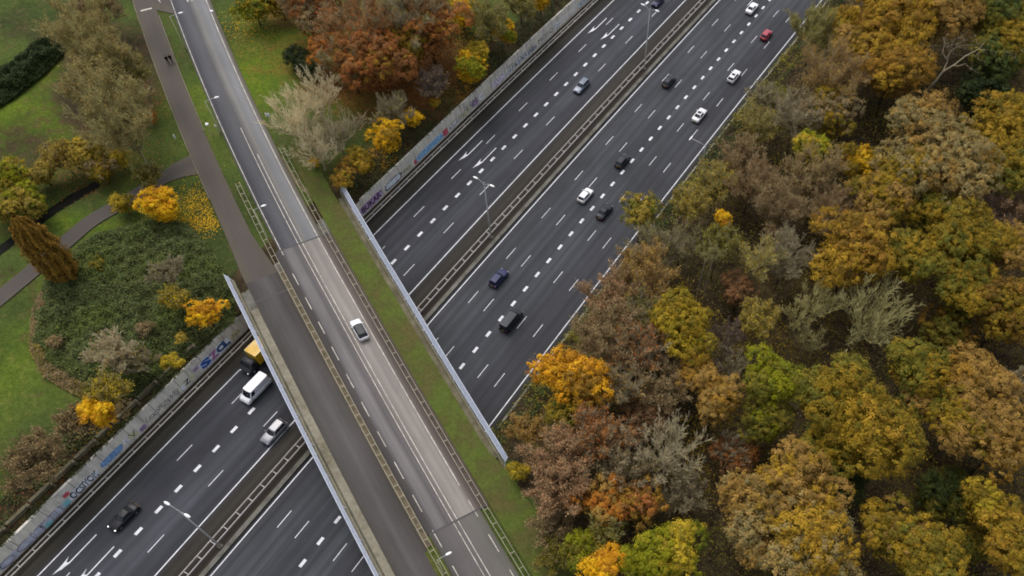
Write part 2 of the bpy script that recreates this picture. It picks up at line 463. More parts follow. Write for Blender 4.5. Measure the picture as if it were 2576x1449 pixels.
dashes(-75.52, [4.6, 16.9, -7.7, -20, -32, 29.2, 41.5, 53.6, 65.9, 78.1, 90, 102, 114.1, 126, 135.3, 147.3, 159.7] + [171.8 + 12 * k for k in range(12)])
p2 = [67.1 + 12.28 * k for k in range(-1, 20)] + [16.9 - 12.28 * k for k in range(-2, 6)]
for x in (-62.2, -58.85, -51.7, -48.28): dashes(x, p2)
def blocks(x, y0, n):
    for k in range(n): strip(x - 0.25, x + 0.25, y0 + 4 * k - 0.66, y0 + 4 * k + 0.66)
blocks(-79.03, 157.92 - 4 * 30, 60); blocks(-79.03, 28.77 - 4 * 20, 21)
blocks(-55.3, 177.79 - 4 * 34, 60); blocks(-55.3, 16.82 - 4 * 12, 18)
# merge arrows (shape measured on one, in metres: x across, y along)
def arrow(x, y):
    sh = [(-0.09, 0.2), (0.09, 0.2), (0.09, -4.85), (-0.09, -4.75)]
    hd = [(0.09, -4.85), (0.0, -5.15), (-0.12, -5.9), (-0.36, -6.45), (-0.62, -7.3), (-0.60, -6.2), (-0.62, -5.4), (-0.78, -4.1), (-0.42, -4.95), (-0.09, -4.75)]
    for pts in (sh, hd):
        b = len(mk.V); mk.V += [tuple(M(x + p[0], y + p[1], 0.005)) for p in pts]; mk.F.append(tuple(range(b, b + len(pts)))[::-1])
for y in (1.2, 100.9, 150.8):
    arrow(-83.75, y); arrow(-80.25, y - 0.1)
mk.build("lane_markings", PAINT, motorway)
# concrete strip in the median
ms = ribbon("median_kerb", fm, -60, 330, 6.0, [-66.72, -66.0], 0.22, CONC_M, motorway, skirt=0.24)

# retaining walls -------------------------------------------------------------
def wall(name, xf, xb, y0, y1, ztop, label, mat, bat=0.0):
    n = int((y1 - y0) / 4); V, F = [], []
    for i in range(n + 1):
        y = y0 + (y1 - y0) * i / n; zt = ztop(y)
        V += [M(xf + bat, y, -0.05), M(xf, y, zt), M(xb, y, zt), M(xb, y, -0.05)]
    for i in range(n):
        a, b = 4 * i, 4 * i + 4
        F += [(a, a + 1, b + 1, b), (a + 1, a + 2, b + 2, b + 1), (a + 2, a + 3, b + 3, b + 2)]
    F += [(3, 2, 1, 0), (4 * n, 4 * n + 1, 4 * n + 2, 4 * n + 3)]
    return tag(mesh(name, V, F, mat), label, "wall")
wall_w = wall("retaining_wall", XW + 0.03, XW - 0.35, -60, 330, lambda y: 3.32 + 0.04 * math.sin(y * 0.2), "long concrete retaining wall covered in graffiti along the left motorway shoulder", CONC_W, 0.45)
wall_e = wall("retaining_wall", XE - 0.03, XE + 0.32, -60, 330, lambda y: 3.2, "concrete retaining wall under the forest edge, right of the motorway", CONC_K)
# low stepped ledge behind the left wall
lm = MB()
y = -24.0; k = 0
while y < 31:
    lm.box(-92.35 + cm(y), y + 1.7, 4.0, 0.5, 3.3, 0.7); lm.box(-92.05 + cm(y), y + 3.6, 4.02, 0.62, 0.42, 1.1); y += 4.05
tag(lm.build("concrete_ledge", CONC_D), "low mossy concrete ledge with notched posts above the graffiti wall", "ledge")

# ------------------------------------------------------------------ local road, service road and paths
ROADW = road_mat("local_road_asphalt", [(-7.6, (66, 64, 60)), (-6.5, (72, 72, 76)), (-5.9, (64, 64, 68)), (-4.6, (84, 84, 88)), (-3.3, (84, 83, 84)),
    (-2.2, (118, 116, 112)), (-1.5, (112, 112, 114)), (-0.6, (122, 122, 124)), (0.2, (112, 110, 108)), (0.7, (88, 82, 70)), (1.3, (84, 76, 62))], (-7.7, 1.4), 0.08)
ROADB = road_mat("bridge_road_surface", [(-7.8, (64, 60, 58)), (-6.6, (70, 66, 64)), (-5.9, (100, 97, 97)), (-5.0, (112, 108, 106)), (-4.2, (88, 84, 84)), (-3.4, (98, 92, 90)),
    (-2.4, (124, 117, 111)), (-1.7, (138, 132, 125)), (-0.9, (128, 122, 116)), (-0.2, (132, 125, 119)), (0.3, (106, 98, 92)), (0.8, (84, 74, 70)), (2.2, (78, 68, 60))], (-8.6, 2.45), 0.15, blotch=0.2)
ROADE = road_mat("road_beyond_bridge", [(-7.6, (66, 62, 56)), (-6.4, (82, 79, 77)), (-4.6, (96, 92, 90)), (-3.2, (94, 90, 88)), (-1.6, (100, 96, 92)), (0.3, (92, 90, 84)), (1.2, (78, 76, 60))], (-7.7, 1.3), 0.08)
PATHM = road_mat("red_brown_path", [(-13.4, (86, 79, 68)), (-12.4, (80, 74, 69)), (-11.0, (77, 71, 67)), (-9.6, (82, 76, 67))], (-13.5, -9.5), 0.05)
PATHB = road_mat("service_road_asphalt", [(-14.0, (68, 65, 60)), (-12.4, (75, 71, 70)), (-11.2, (82, 79, 77)), (-9.8, (73, 69, 68)), (-8.4, (66, 62, 56))], (-14.1, -8.3), 0.14, blotch=0.24)
U1, U2 = -24.2, 36.3
def joint(u_of_v, v): return u_of_v
lr = ribbon("local_road", fl, -170, U1, 3.0, [-6.75, -3.3, 0.45, 0.95], DECK, ROADW, skirt=0.3); tag(lr, kind='structure')
lb = ribbon("bridge_roadway", fl, U1, U2, 3.0, [-7.5, -3.3, 0.3, 2.45], DECK, ROADB, skirt=0.05); tag(lb, kind='structure')
le = ribbon("local_road", fl, U2, 150, 3.0, [-7.2, -3.3, 0.3, 0.9], DECK, ROADE, skirt=0.3); tag(le, kind='structure')
sp_ = ribbon("service_road", fl, -170, -40, 3.0, lambda u: [-13.35, -11.4, -9.6], DECK - 0.02, PATHM, skirt=0.3); tag(sp_, kind='structure')
wid = lambda u: [np.interp(u, [-40, -30, -22], [-13.35, -13.55, -13.9]), -11.4, np.interp(u, [-40, -30, -20], [-9.6, -9.55, -8.5])]
s1_ = ribbon("service_road", fl, -40, -20, 2.0, wid, DECK - 0.02, PATHM, skirt=0.3); tag(s1_, kind='structure')
s2_ = ribbon("service_road", fl, -20, 46, 3.0, lambda u: [-13.9, -11.4, -8.5], DECK - 0.02, PATHB, skirt=0.05); tag(s2_, kind='structure')
s3_ = ribbon("service_road", fl, 46, 150, 3.0, lambda u: [-13.9, -11.4, -9.4], DECK - 0.02, PATHB, skirt=0.2); tag(s3_, kind='structure')
# side paths
def free_path(name, pts, half, z, mat):
    P = [at(px, py, z)[:2] for px, py in pts]
    # resample smoothly
    Q = []
    for i in range(len(P) - 1):
        p0, p1, p2_, p3 = P[max(i - 1, 0)], P[i], P[i + 1], P[min(i + 2, len(P) - 1)]
        for k in range(6):
            t = k / 6
            Q.append(0.5 * ((2 * p1) + (-p0 + p2_) * t + (2 * p0 - 5 * p1 + 4 * p2_ - p3) * t * t + (-p0 + 3 * p1 - 3 * p2_ + p3) * t ** 3))
    Q.append(P[-1]); V, F, U = [], [], []; s = 0
    for i, p in enumerate(Q):
        d = Q[min(i + 1, len(Q) - 1)] - Q[max(0, i - 1)]; d = d / (np.linalg.norm(d) + 1e-9); nr = np.array([-d[1], d[0]])
        h = half(i / (len(Q) - 1)) if callable(half) else half
        if i: s += np.linalg.norm(p - Q[i - 1])
        for o, zz in ((h, z - 0.25), (h, z), (-h, z), (-h, z - 0.25)):
            V.append((*(p + nr * o), zz)); U.append((o - 11.4, s))
        if i: F += [(4 * i - 4 + j, 4 * i - 3 + j, 4 * i + 1 + j, 4 * i + j) for j in range(3)]
    return tag(mesh(name, V, F, mat, uv=U), kind='structure')
free_path("footpath", [(505, 408), (450, 428), (392, 458), (333, 496), (233, 553), (160, 613), (80, 682), (-10, 756), (-120, 845)],
          lambda t: 3.0 - 1.6 * min(1, t * 5), DECK - 0.035, PATHM)
free_path("side_street", [(470, 20), (420, 8), (380, -6), (300, -40)], 2.6, DECK - 0.035, PATHM)
free_path("mud_track", [(706, 395), (745, 455), (800, 500), (850, 520)], 0.45, 6.08, plain("trodden_earth", lin(108, 100, 72), 0.95, 0.1, 0, 0.2, 0.8))
free_path("mud_track", [(1225, 1085), (1236, 1150), (1262, 1200), (1320, 1240)], 0.45, 6.1, plain("trodden_mud", lin(92, 82, 58), 0.95, 0.1, 0, 0.2, 0.8))
# edge stones beside the service road and road markings
mk = MB()
ZL = DECK + 0.005
strip(-6.48, -6.36, -170, -23, ZL, fl); strip(0.05, 0.2, -170, 31.4, ZL, fl)
strip(-3.42, -3.30, -56, 60, ZL, fl); strip(-2.72, -2.60, -48, 62, ZL, fl)
for a, b in ((-18.5, -15.7), (-12.7, -9.9), (-7, -4.2), (-1.3, 1.7), (4.7, 7.7), (10.7, 13.7), (16.8, 19.9), (22.9, 26.2), (29.3, 32.5), (35.9, 39.0), (42.3, 45.4), (48.6, 51.7), (55, 58)):
    strip(-6.55, -6.42, a, b, ZL, fl)
for a, b in ((34.2, 37.3), (40.6, 43.8), (47, 50), (53.3, 56.3)): strip(0.08, 0.2, a, b, ZL, fl)
for k in range(5):
    for v in (-3.35, -2.55): strip(v - 0.12, v + 0.12, -97.5 - 3.1 * k, -96.1 - 3.1 * k, ZL, fl)
strip(-12.6, -10.4, -97.2, -96.8, DECK - 0.015, fl)
mk.build("lane_markings", PAINT_O, lb)
kb = MB()
for u0, u1, v in ((-170, -42, -13.42), (-94, -58, -9.52)):
    u = u0
    while u < u1:
        a, b = Fr(u, v, DECK + 0.0), Fr(u + 3, v, DECK + 0.0); kb.bar(a, b, 0.11, 0.16); u += 3
kb.build("kerb_stones", CONC_K, sp_)
# expansion joints
jm = MB()
for u, v0, v1, sk in ((-24.2, -7.0, 2.3, 0.0), (36.3, -7.2, 2.3, 0.0), (-15.6, -13.9, -8.5, 0.0), (45.5, -13.9, -8.6, 0.0)):
    a, b = Fr(u, v0, DECK + 0.006), Fr(u, v1, DECK + 0.006); dz = np.array([0, 0, 0])
    jm.add([a - UD * 0.16, a + UD * 0.16, b + UD * 0.16, b - UD * 0.16], [(0, 1, 2, 3)])
jm.build("expansion_joint", plain("joint_rubber", lin(78, 76, 76), 0.8, 0.2), lb)

# ------------------------------------------------------------------ the overpass structure
bridge = empty("overpass", O0 + np.array([0, 0, 6.0]))
tag(bridge, "long concrete overpass carrying the local road diagonally over the motorway", "bridge")
def umx(xo, v):                       # u where the line v meets the motorway offset xo
    u = (xo + 68 - 0.4818 * v) / 0.8763
    for _ in range(6):
        p = Fr(u, v); u += (xo - (p[0] - cm(p[1]))) / 0.8763
    return u
def br(ob): ob.parent = bridge; ob.matrix_parent_inverse = Matrix.Translation(-Vector(bridge.location)); return ob
VW, VE = -15.75, 7.55
dm = MB(); rows = []
n = 24
for v in (VW, VE):
    ua, ub = umx(XW - 0.4, v), umx(XE + 0.4, v)
    rows.append([Fr(ua + (ub - ua) * i / n, v, 0) for i in range(n + 1)])
for i in range(n):
    a, b, c, d = rows[0][i], rows[0][i + 1], rows[1][i + 1], rows[1][i]
    vs = [(p[0], p[1], z) for z in (5.05, 6.1) for p in (a, b, c, d)]
    fs = [(0, 3, 2, 1), (4, 5, 6, 7), (0, 1, 5, 4), (2, 3, 7, 6)]
    if i == 0: fs.append((3, 0, 4, 7))
    if i == n - 1: fs.append((1, 2, 6, 5))
    dm.add(vs, fs)
br(dm.build("deck_slab", CONC_M))
def strip_box(name, v0, v1, u0, u1, z0, z1, mat):
    V, F = [], []; n = max(2, int((u1 - u0) / 3))
    for i in range(n + 1):
        u = u0 + (u1 - u0) * i / n
        V += [Fr(u, v0, z0), Fr(u, v0, z1), Fr(u, v1, z1), Fr(u, v1, z0)]
    for i in range(n):
        a, b = 4 * i, 4 * i + 4; F += [(a, a + 1, b + 1, b), (a + 1, a + 2, b + 2, b + 1), (a + 2, a + 3, b + 3, b + 2)]
    F += [(3, 2, 1, 0), (4 * n, 4 * n + 1, 4 * n + 2, 4 * n + 3)]
    return br(mesh(name, V, F, mat))
strip_box("pavement_strip", -15.1, -13.93, -14, 75, 6.06, 6.36, CONC_K)
strip_box("edge_beam", -15.78, -15.3, -21.5, 75, 5.9, 6.3, CONC_D)
strip_box("edge_beam", 7.2, 7.62, -32, 32.5, 5.9, 6.28, CONC_D)
strip_box("guardrail_bed", -8.5, -7.5, -20, 38, 6.06, 6.215, plain("weathered_bed", lin(104, 94, 76), 0.95, 0.1, 0, 0.3, 1.2))
strip_box("gutter", 6.45, 7.19, -31, 30, 6.06, 6.2, CONC_D)
for xa in (XW - 0.3, XE + 0.3):
    am = MB(); pa, pb = Fr(umx(xa, VW), VW, 0), Fr(umx(xa, VE), VE, 0)
    am.bar((pa[0], pa[1], 2.95), (pb[0], pb[1], 2.95), 0.9, 6.1); br(am.build("abutment", CONC_M))
for i in range(4):
    pm = MB(); v = -13 + i * 6; u = umx(-68.6, v); p = Fr(u, v, 0); pm.tube([(p[0], p[1], 0), (p[0], p[1], 5.1)], 0.45, 12); br(pm.build("pier", CONC_M))
def deck_grass():
    t = NT("verge_grass"); v = t.coord('World'); n1 = t.noise(v, 0.28, 5, .6); n2 = t.noise(v, 2.0, 5, .7); n3 = t.noise(v, 8, 3, .7)
    c = t.ramp(n1, [(0.3, lin(90, 82, 48)), (0.45, lin(80, 82, 42)), (0.6, lin(82, 94, 40)), (0.75, lin(72, 86, 36))])
    c = t.mix(1.0, c, t.ramp(n2, [(0.3, 0.75), (0.7, 1.2)]), 'MULTIPLY'); c = t.mix(1.0, c, t.ramp(n3, [(0.3, 0.8), (0.7, 1.2)]), 'MULTIPLY')
    return t.out(c, 0.95, 0.1, bump=n2, bstr=0.6, bdist=0.1)
VG = deck_grass()
ribv = ribbon("grass_verge", fl, -46, 75, 2.0, lambda u: [2.5, 3.4, 4.6, 5.6, np.interp(u, [-46, -31, -28, 28, 33, 75], [6.2, 6.2, 6.45, 6.45, 7.6, 9.0])], DECK + 0.03, VG, skirt=0.2); tag(ribv, kind='structure')
r2 = ribbon("grass_verge", fl, 38.5, 75, 2.0, [-8.95, -7.25], DECK + 0.03, VG, skirt=0.2); tag(r2, kind='structure')

# fences on both sides of the overpass ------------------------------------------
def screen_fence(u0, u1, vb, zb, vt, zt, vr, label, posts):
    o = empty("screen_fence", Fr((u0 + u1) / 2, vr, 6.2)); inv = Matrix.Translation(-Vector(o.location))
    tag(o, label, "fence", "steel screen fences of the overpass")
    def par(x): x.parent = o; x.matrix_parent_inverse = inv; return x
    n = int((u1 - u0) / 1.5)
    # leaning mesh band, with the slight sag of each bay
    V, F = [], []; sg = 1 if vt > vb else -1
    for i in range(n + 1):
        u = u0 + (u1 - u0) * i / n
        for (v, z) in ((vb, zb), (vb + (vt - vb) * .5, zb + (zt - zb) * .5), (vt, zt), (vt - sg * 0.03, zt + 0.02), (vb - sg * 0.03, zb + 0.02)):
            V.append(Fr(u, v, z))
    for i in range(n):
        a, b = 5 * i, 5 * i + 5
        for j in range(5): F.append((a + j, a + (j + 1) % 5, b + (j + 1) % 5, b + j))
    par(mesh("mesh_band", V, F, MESHM))
    def rail(name, v, z, w, mat):
        r = MB(); k = int((u1 - u0) / 3)
        r.tube([Fr(u0 + (u1 - u0) * i / k, v, z) for i in range(k + 1)], w, 6); par(r.build(name, mat, smooth=True))
    rail("top_rail", vt, zt, 0.045, FRAIL); rail("lower_rail", vb, zb, 0.06, FRAIL); rail("base_rail", vr, 6.4, 0.05, RAILM)
    rail("wire", vr + (vb - vr) * .4, 6.9, 0.012, STEEL); rail("wire", vr + (vb - vr) * .8, 7.3, 0.012, STEEL)
    for u in posts:
        p = MB(); p.tube([Fr(u, vr, 6.2), Fr(u, vb, zb - 0.02), Fr(u, vt, zt)], [0.07, 0.06, 0.05], 6); par(p.build("post", FRAIL))
screen_fence(-21.5, 62, -15.86, 7.6, -16.26, 8.3, -15.5, "grey-white leaning screen fence on the overpass's left edge beside the pavement strip", [-21.3 + 5.97 * i for i in range(14)])
screen_fence(-32.3, 32, 7.68, 7.7, 8.2, 8.75, 7.5, "grey-white leaning screen fence on the overpass's right edge beside the grass verge", [-32.1 + 5.82 * i for i in range(12)])

# guardrails --------------------------------------------------------------------
def guardrail(label, frame, a0, a1, o1, o2, z0, step, mat, group, w=0.09):
    mid = frame((a0 + a1) / 2, (o1 + o2) / 2, z0)
    o = empty("guardrail", mid); inv = Matrix.Translation(-Vector(o.location)); tag(o, label, "guardrail", group)
    def par(x): x.parent = o; x.matrix_parent_inverse = inv; return x
    for off in (o1, o2):
        V, F = [], []; n = int((a1 - a0) / 3); sg = 1 if off == max(o1, o2) else -1
        prof = [(0.0, 0.76), (0.045, 0.73), (0.0, 0.64), (0.045, 0.55), (0.0, 0.48), (-w + 0.05, 0.5), (-w + 0.05, 0.76)]
        for i in range(n + 1):
            a = a0 + (a1 - a0) * i / n
            for (d, z) in prof: V.append(frame(a, off + sg * (d + w / 2 - 0.03), z0 + z))
        k = len(prof)
        for i in range(n):
            for j in range(k): F.append((i * k + j, i * k + (j + 1) % k, (i + 1) * k + (j + 1) % k, (i + 1) * k + j))
        par(mesh("rail", V, F, mat))
    na = int((a1 - a0) / step)
    c0 = None
    for i in range(na + 1):
        a = a0 + step * (i + 0.5)
        p = frame(a, (o1 + o2) / 2, z0); q = frame(a + 0.5, (o1 + o2) / 2, z0)
        ang = math.atan2(q[1] - p[1], q[0] - p[0])
        if c0 is None:
            b = MB(); g = abs(o2 - o1)
            b.box(0, 0, 0.33, 0.1, 0.06, 0.66); b.box(0, 0, 0.68, 0.085, g - 0.02, 0.05)
            c0 = b.build("post", mat); ob = c0
        else:
            ob = c0.copy(); C.objects.link(ob)
        ob.parent = o; ob.matrix_parent_inverse = inv
        ob.location = p; ob.rotation_euler = (0, 0, ang)
GG = "double steel guardrails"
guardrail("double guardrail along the left motorway shoulder below the graffiti wall", fm, -14, 186, -89.2, -88.55, 0, 2.67, STEEL, GG)
guardrail("double guardrail in the motorway's central reserve", fm, -14, 196, -68.75, -67.8, 0, 2.67, STEEL_P, GG, 0.10)
guardrail("double guardrail between the overpass's service road and roadway", fl, -42, 64, -8.32, -7.62, 6.2, 2.0, STEEL_W, GG, 0.075)
guardrail("double guardrail between the overpass's roadway and grass verge", fl, -47, 64, 1.3, 1.98, 6.2, 2.67, STEEL_W, GG, 0.075)

# ------------------------------------------------------------------ graffiti on the left wall
def flat(name, col, rough=0.8):
    t = NT(name); v = t.coord('World'); f = t.noise(v, 1.6, 4, 0.7)
    return t.out(t.ramp(f, [(0.3, tuple(x * 0.7 for x in lin(*col))), (0.7, tuple(min(1, x * 1.2) for x in lin(*col)))]), rough, 0.15)
G_ = {k: flat("spray_" + k, c) for k, c in dict(silver=(190, 192, 206), black=(26, 26, 34), white=(230, 230, 236), blue=(116, 146, 196),
      navy=(62, 96, 170), pink=(170, 110, 156), purple=(62, 32, 68), lilac=(186, 160, 192), sky=(150, 200, 232), red=(200, 92, 106),
      mint=(140, 200, 206), frost=(214, 226, 234), cream=(206, 202, 166), grey=(96, 96, 96), dkblue=(62, 84, 130)).items()}
wall_inv = Matrix.Identity(4)
def spray_text(txt, y0, y1, z0, z1, mat, fat=0.0, d=0.0, shear=0.0, kern=1.0, hop=0.0):
    """letters as flat paint on the wall's face, filling y0..y1, z0..z1"""
    cu = bpy.data.curves.new("graffiti", 'FONT'); cu.body = txt; cu.offset = fat; cu.shear = shear; cu.space_character = kern
    cu.resolution_u = 3; cu.fill_mode = 'FRONT'
    o = bpy.data.objects.new("graffiti_tmp", cu); C.objects.link(o)
    dg = bpy.context.evaluated_depsgraph_get(); me = bpy.data.meshes.new_from_object(o.evaluated_get(dg))
    bpy.data.objects.remove(o)
    co = np.zeros(len(me.vertices) * 3, np.float32); me.vertices.foreach_get("co", co); co = co.reshape(-1, 3)
    mn, mx = co.min(0), co.max(0)
    Y = y0 + (co[:, 0] - mn[0]) / (mx[0] - mn[0]) * (y1 - y0)
    Zz = z0 + (co[:, 1] - mn[1]) / (mx[1] - mn[1]) * (z1 - z0) + hop * np.sin(Y * 2.1)
    X = np.array([XW + 0.036 + d + cm(y) for y in Y]) + 0.45 * (1 - Zz / 3.32)
    me.vertices.foreach_set("co", np.column_stack([X, Y, Zz]).astype(np.float32).ravel()); me.update()
    me.materials.clear(); me.materials.append(mat); me.name = "graffiti"
    g = bpy.data.objects.new("graffiti", me); C.objects.link(g); g.parent = wall_w; return g
def spray_patch(pts, mat, d=0.0):
    V = [(XW + 0.034 + d + cm(y) + 0.45 * (1 - z / 3.32), y, z) for y, z in pts]
    g = mesh("graffiti", V, [tuple(range(len(V)))[::-1]], mat, wall_w); return g
def cloud(y0, y1, z0, z1, mat, n=26, d=0.0, seed=0):
    r = np.random.default_rng(seed); cy, cz = (y0 + y1) / 2, (z0 + z1) / 2; pts = []
    for k in range(n):
        a = 2 * math.pi * k / n; q = 1 + r.uniform(-0.13, 0.10)
        sq = lambda t, p: math.copysign(abs(t) ** p, t)
        pts.append((cy + (y1 - y0) / 2 * sq(math.cos(a), 0.45) * q, cz + (z1 - z0) / 2 * sq(math.sin(a), 0.6) * q))
    return spray_patch(pts, mat, d)
# long silver piece with black outlines
cloud(-9.2, -5.3, 0.15, 1.5, G_['silver'], 30, 0.0, 1); cloud(-5.6, -2.6, 0.1, 1.45, G_['silver'], 30, 0.001, 2)
cloud(-2.9, 0.1, 0.05, 1.4, G_['silver'], 30, 0.0, 3); cloud(-0.6, 2.9, 0.1, 1.45, G_['silver'], 30, 0.001, 4)
cloud(-1.3, 0.0, 0.05, 0.8, G_['mint'], 20, 0.003, 5); cloud(2.3, 3.5, 0.2, 1.35, G_['mint'], 20, 0.003, 6)
spray_text("OCITEL", -8.8, 3.0, 0.12, 1.5, G_['black'], 0.0, 0.006, 0.0, 1.05)
spray_text("OCITEL", -8.68, 2.9, 0.24, 1.4, G_['silver'], -0.012, 0.009, 0.0, 1.05)
cloud(3.6, 8.8, 0.2, 1.65, G_['white'], 30, 0.0, 7)
spray_text("OCSIYOK", 3.8, 8.7, 0.3, 1.6, G_['black'], 0.03, 0.004, 0.1, 0.95, 0.08)
spray_text("OCSIYOK", 4.0, 8.6, 0.55, 1.35, G_['frost'], -0.012, 0.008, 0.1, 0.95, 0.08)
cloud(9.6, 13.9, 0.5, 1.75, G_['blue'], 36, 0.0, 8); spray_text("NRSBE", 9.9, 13.7, 0.65, 1.6, G_['sky'], -0.015, 0.004, 0.2)
spray_text("LEKSRZWEJ", 18.6, 25.6, 0.5, 1.6, G_['black'], -0.014, 0.002, 0.35, 0.85, 0.16); spray_text("z", 26.8, 28.0, 0.7, 1.6, G_['black'], 0, 0.002)
cloud(15.2, 16.8, 0.5, 1.7, G_['cream'], 16, 0.0, 9); cloud(28.0, 29.0, 0.6, 1.7, G_['cream'], 16, 0.0, 10)
spray_text("V", 15.4, 16.6, 0.7, 1.9, G_['black'], -0.015, 0.003)
cloud(30.4, 37.4, 0.35, 2.15, G_['frost'], 40, 0.0, 11)
spray_text("S", 30.6, 32.7, 0.5, 2.0, G_['navy'], 0.07, 0.003); spray_text("Z", 32.5, 34.4, 0.5, 2.0, G_['pink'], 0.08, 0.003)
spray_text("C", 34.2, 35.8, 0.6, 2.0, G_['dkblue'], 0.07, 0.003); spray_text("L", 35.6, 37.0, 0.6, 2.1, G_['dkblue'], 0.07, 0.004)
# beyond the overpass
cloud(71.2, 78.0, 0.35, 2.0, G_['lilac'], 40, 0.0, 12); spray_text("BUKAR'", 71.8, 77.6, 0.55, 1.85, G_['purple'], 0.03, 0.004, 0.0, 1.0)
cloud(78.6, 83.8, 0.35, 1.75, G_['grey'], 36, 0.0, 13); cloud(79.0, 83.3, 0.55, 1.6, G_['frost'], 36, 0.002, 14)
spray_text("AEWK", 79.4, 83.0, 0.65, 1.5, G_['white'], 0.0, 0.005)
cloud(88.4, 97.6, 0.3, 1.65, G_['sky'], 44, 0.0, 15); cloud(97.2, 98.8, 0.3, 1.7, G_['red'], 18, 0.001, 16); cloud(87.6, 88.8, 0.3, 1.3, G_['red'], 14, 0.0, 17)
spray_text("OZAMSEA", 89.0, 97.2, 0.5, 1.5, G_['blue'], 0.0, 0.004)
spray_text("UCTANSY", 99.4, 106.2, 0.6, 1.7, G_['grey'], -0.012, 0.002, 0.2); spray_text("VRM", 105.4, 109.0, 0.7, 2.4, G_['grey'], -0.012, 0.002)
spray_text("C", 109.8, 111.6, 0.6, 2.0, G_['white'], 0.06, 0.003); spray_text("OA", 111.6, 114.6, 0.6, 1.8, G_['cream'], 0.01, 0.003)
cloud(114.6, 119.4, 0.5, 1.9, G_['lilac'], 30, 0.0, 18); spray_text("BAEM", 114.8, 119.2, 0.6, 1.8, G_['white'], 0.02, 0.004)
spray_text("TRKSNAWE", 121, 131, 0.8, 2.1, G_['grey'], -0.01, 0.002, 0.2); spray_text("MOSQ", 132.5, 138.5, 0.8, 1.9, G_['grey'], 0.0, 0.002)
spray_text("ZENKE", 140, 148.5, 0.8, 2.0, G_['white'], 0.0, 0.003)

for k, (y0, y1, z0, z1, col, tx, tc) in enumerate((
    (-14, -9.6, .2, 1.3, 'frost', 'MAUR', 'grey'), (3.2, 4.2, 1.6, 2.4, 'red', '', ''), (14.2, 15.1, .9, 1.7, 'white', 'tk', 'grey'), (17.0, 18.4, .3, 1.2, 'lilac', 'so', 'black'), (26.0, 26.7, .4, 1.4, 'white', '', ''),
    (29.2, 30.3, 1.4, 2.2, 'lilac', 'ie', 'grey'), (37.5, 39.5, .7, 1.8, 'cream', 'hn', 'grey'), (70.2, 71.4, .5, 1.4, 'grey', '', ''), (84.2, 86.8, .5, 1.5, 'cream', 'ewe', 'grey'), (99.2, 103, .5, 1.2, 'white', 'loft', 'grey'), (103.4, 107, .5, 1.5, 'cream', '', ''),
    (107.2, 109.6, .6, 2.0, 'lilac', 'RA', 'grey'), (119.6, 123, .6, 1.6, 'white', 'nit', 'black'), (123.4, 128, .7, 1.8, 'frost', 'GUKS', 'grey'), (128.2, 132, .6, 1.5, 'silver', 'oes', 'black'), (138.6, 141, .8, 1.9, 'white', 'Fa', 'grey'), (148.8, 154, .7, 1.7, 'frost', 'MERO', 'black'), (155, 162, .6, 1.7, 'silver', 'SNUVA', 'grey'))):
    cloud(y0, y1, z0, z1, G_[col], 18, 0.0005, 40 + k)
    if tx: spray_text(tx, y0 + .2, y1 - .2, z0 + .1, z1 - .1, G_[tc], -0.008, 0.0045, .2, .95, .06)

# ------------------------------------------------------------------ vehicles
def paint(name, col, metal=0.25, rough=0.35):
    dark = max(col) < .1; rough = .5 if dark else rough; metal = 0 if dark else metal
    t = NT(name); v = t.coord('Object'); f = t.noise(v, 2.0, 3)
    t.out(t.ramp(f, [(0.3, tuple(x * 0.92 for x in col)), (0.7, tuple(min(1, x * 1.05) for x in col))]), rough, 0.5, metal)
    t.b.inputs['Coat Weight'].default_value = 0.12 if dark else 0.5; t.b.inputs['Specular IOR Level'].default_value = .25 if dark else .5; t.b.inputs['Coat Roughness'].default_value = 0.15
    return t.m
BLACKROOF = plain("black_roof_paint", (0.016, 0.017, 0.02), 0.45, 0.3, 0, 0.1)
GLASS = plain("car_glass", (0.012, 0.014, 0.017), 0.12, 0.5, 0, 0.1)
TYRE = plain("tyre_rubber", (0.012, 0.012, 0.013), 0.85, 0.2)
RIM = plain("alloy_rim", (0.38, 0.38, 0.4), 0.35, 0.5, 0.6)
TRIM = plain("black_trim", (0.012, 0.012, 0.013), 0.6, 0.3)
TAIL = plain("tail_lamp", (0.22, 0.008, 0.008), 0.25, 0.5)
def lamp_lit():
    t = NT("headlamp_on"); t.out((0.8, 0.8, 0.82), 0.2, 0.5)
    t.b.inputs['Emission Color'].default_value = (1, 0.95, 0.88, 1); t.b.inputs['Emission Strength'].default_value = 1.2; return t.m
HEAD_ON = lamp_lit(); HEAD = plain("headlamp_glass", (0.45, 0.45, 0.47), 0.15, 0.5)
PLATE = plain("number_plate_yellow", lin(226, 190, 60), 0.5, 0.3)
wheel_mesh = {}
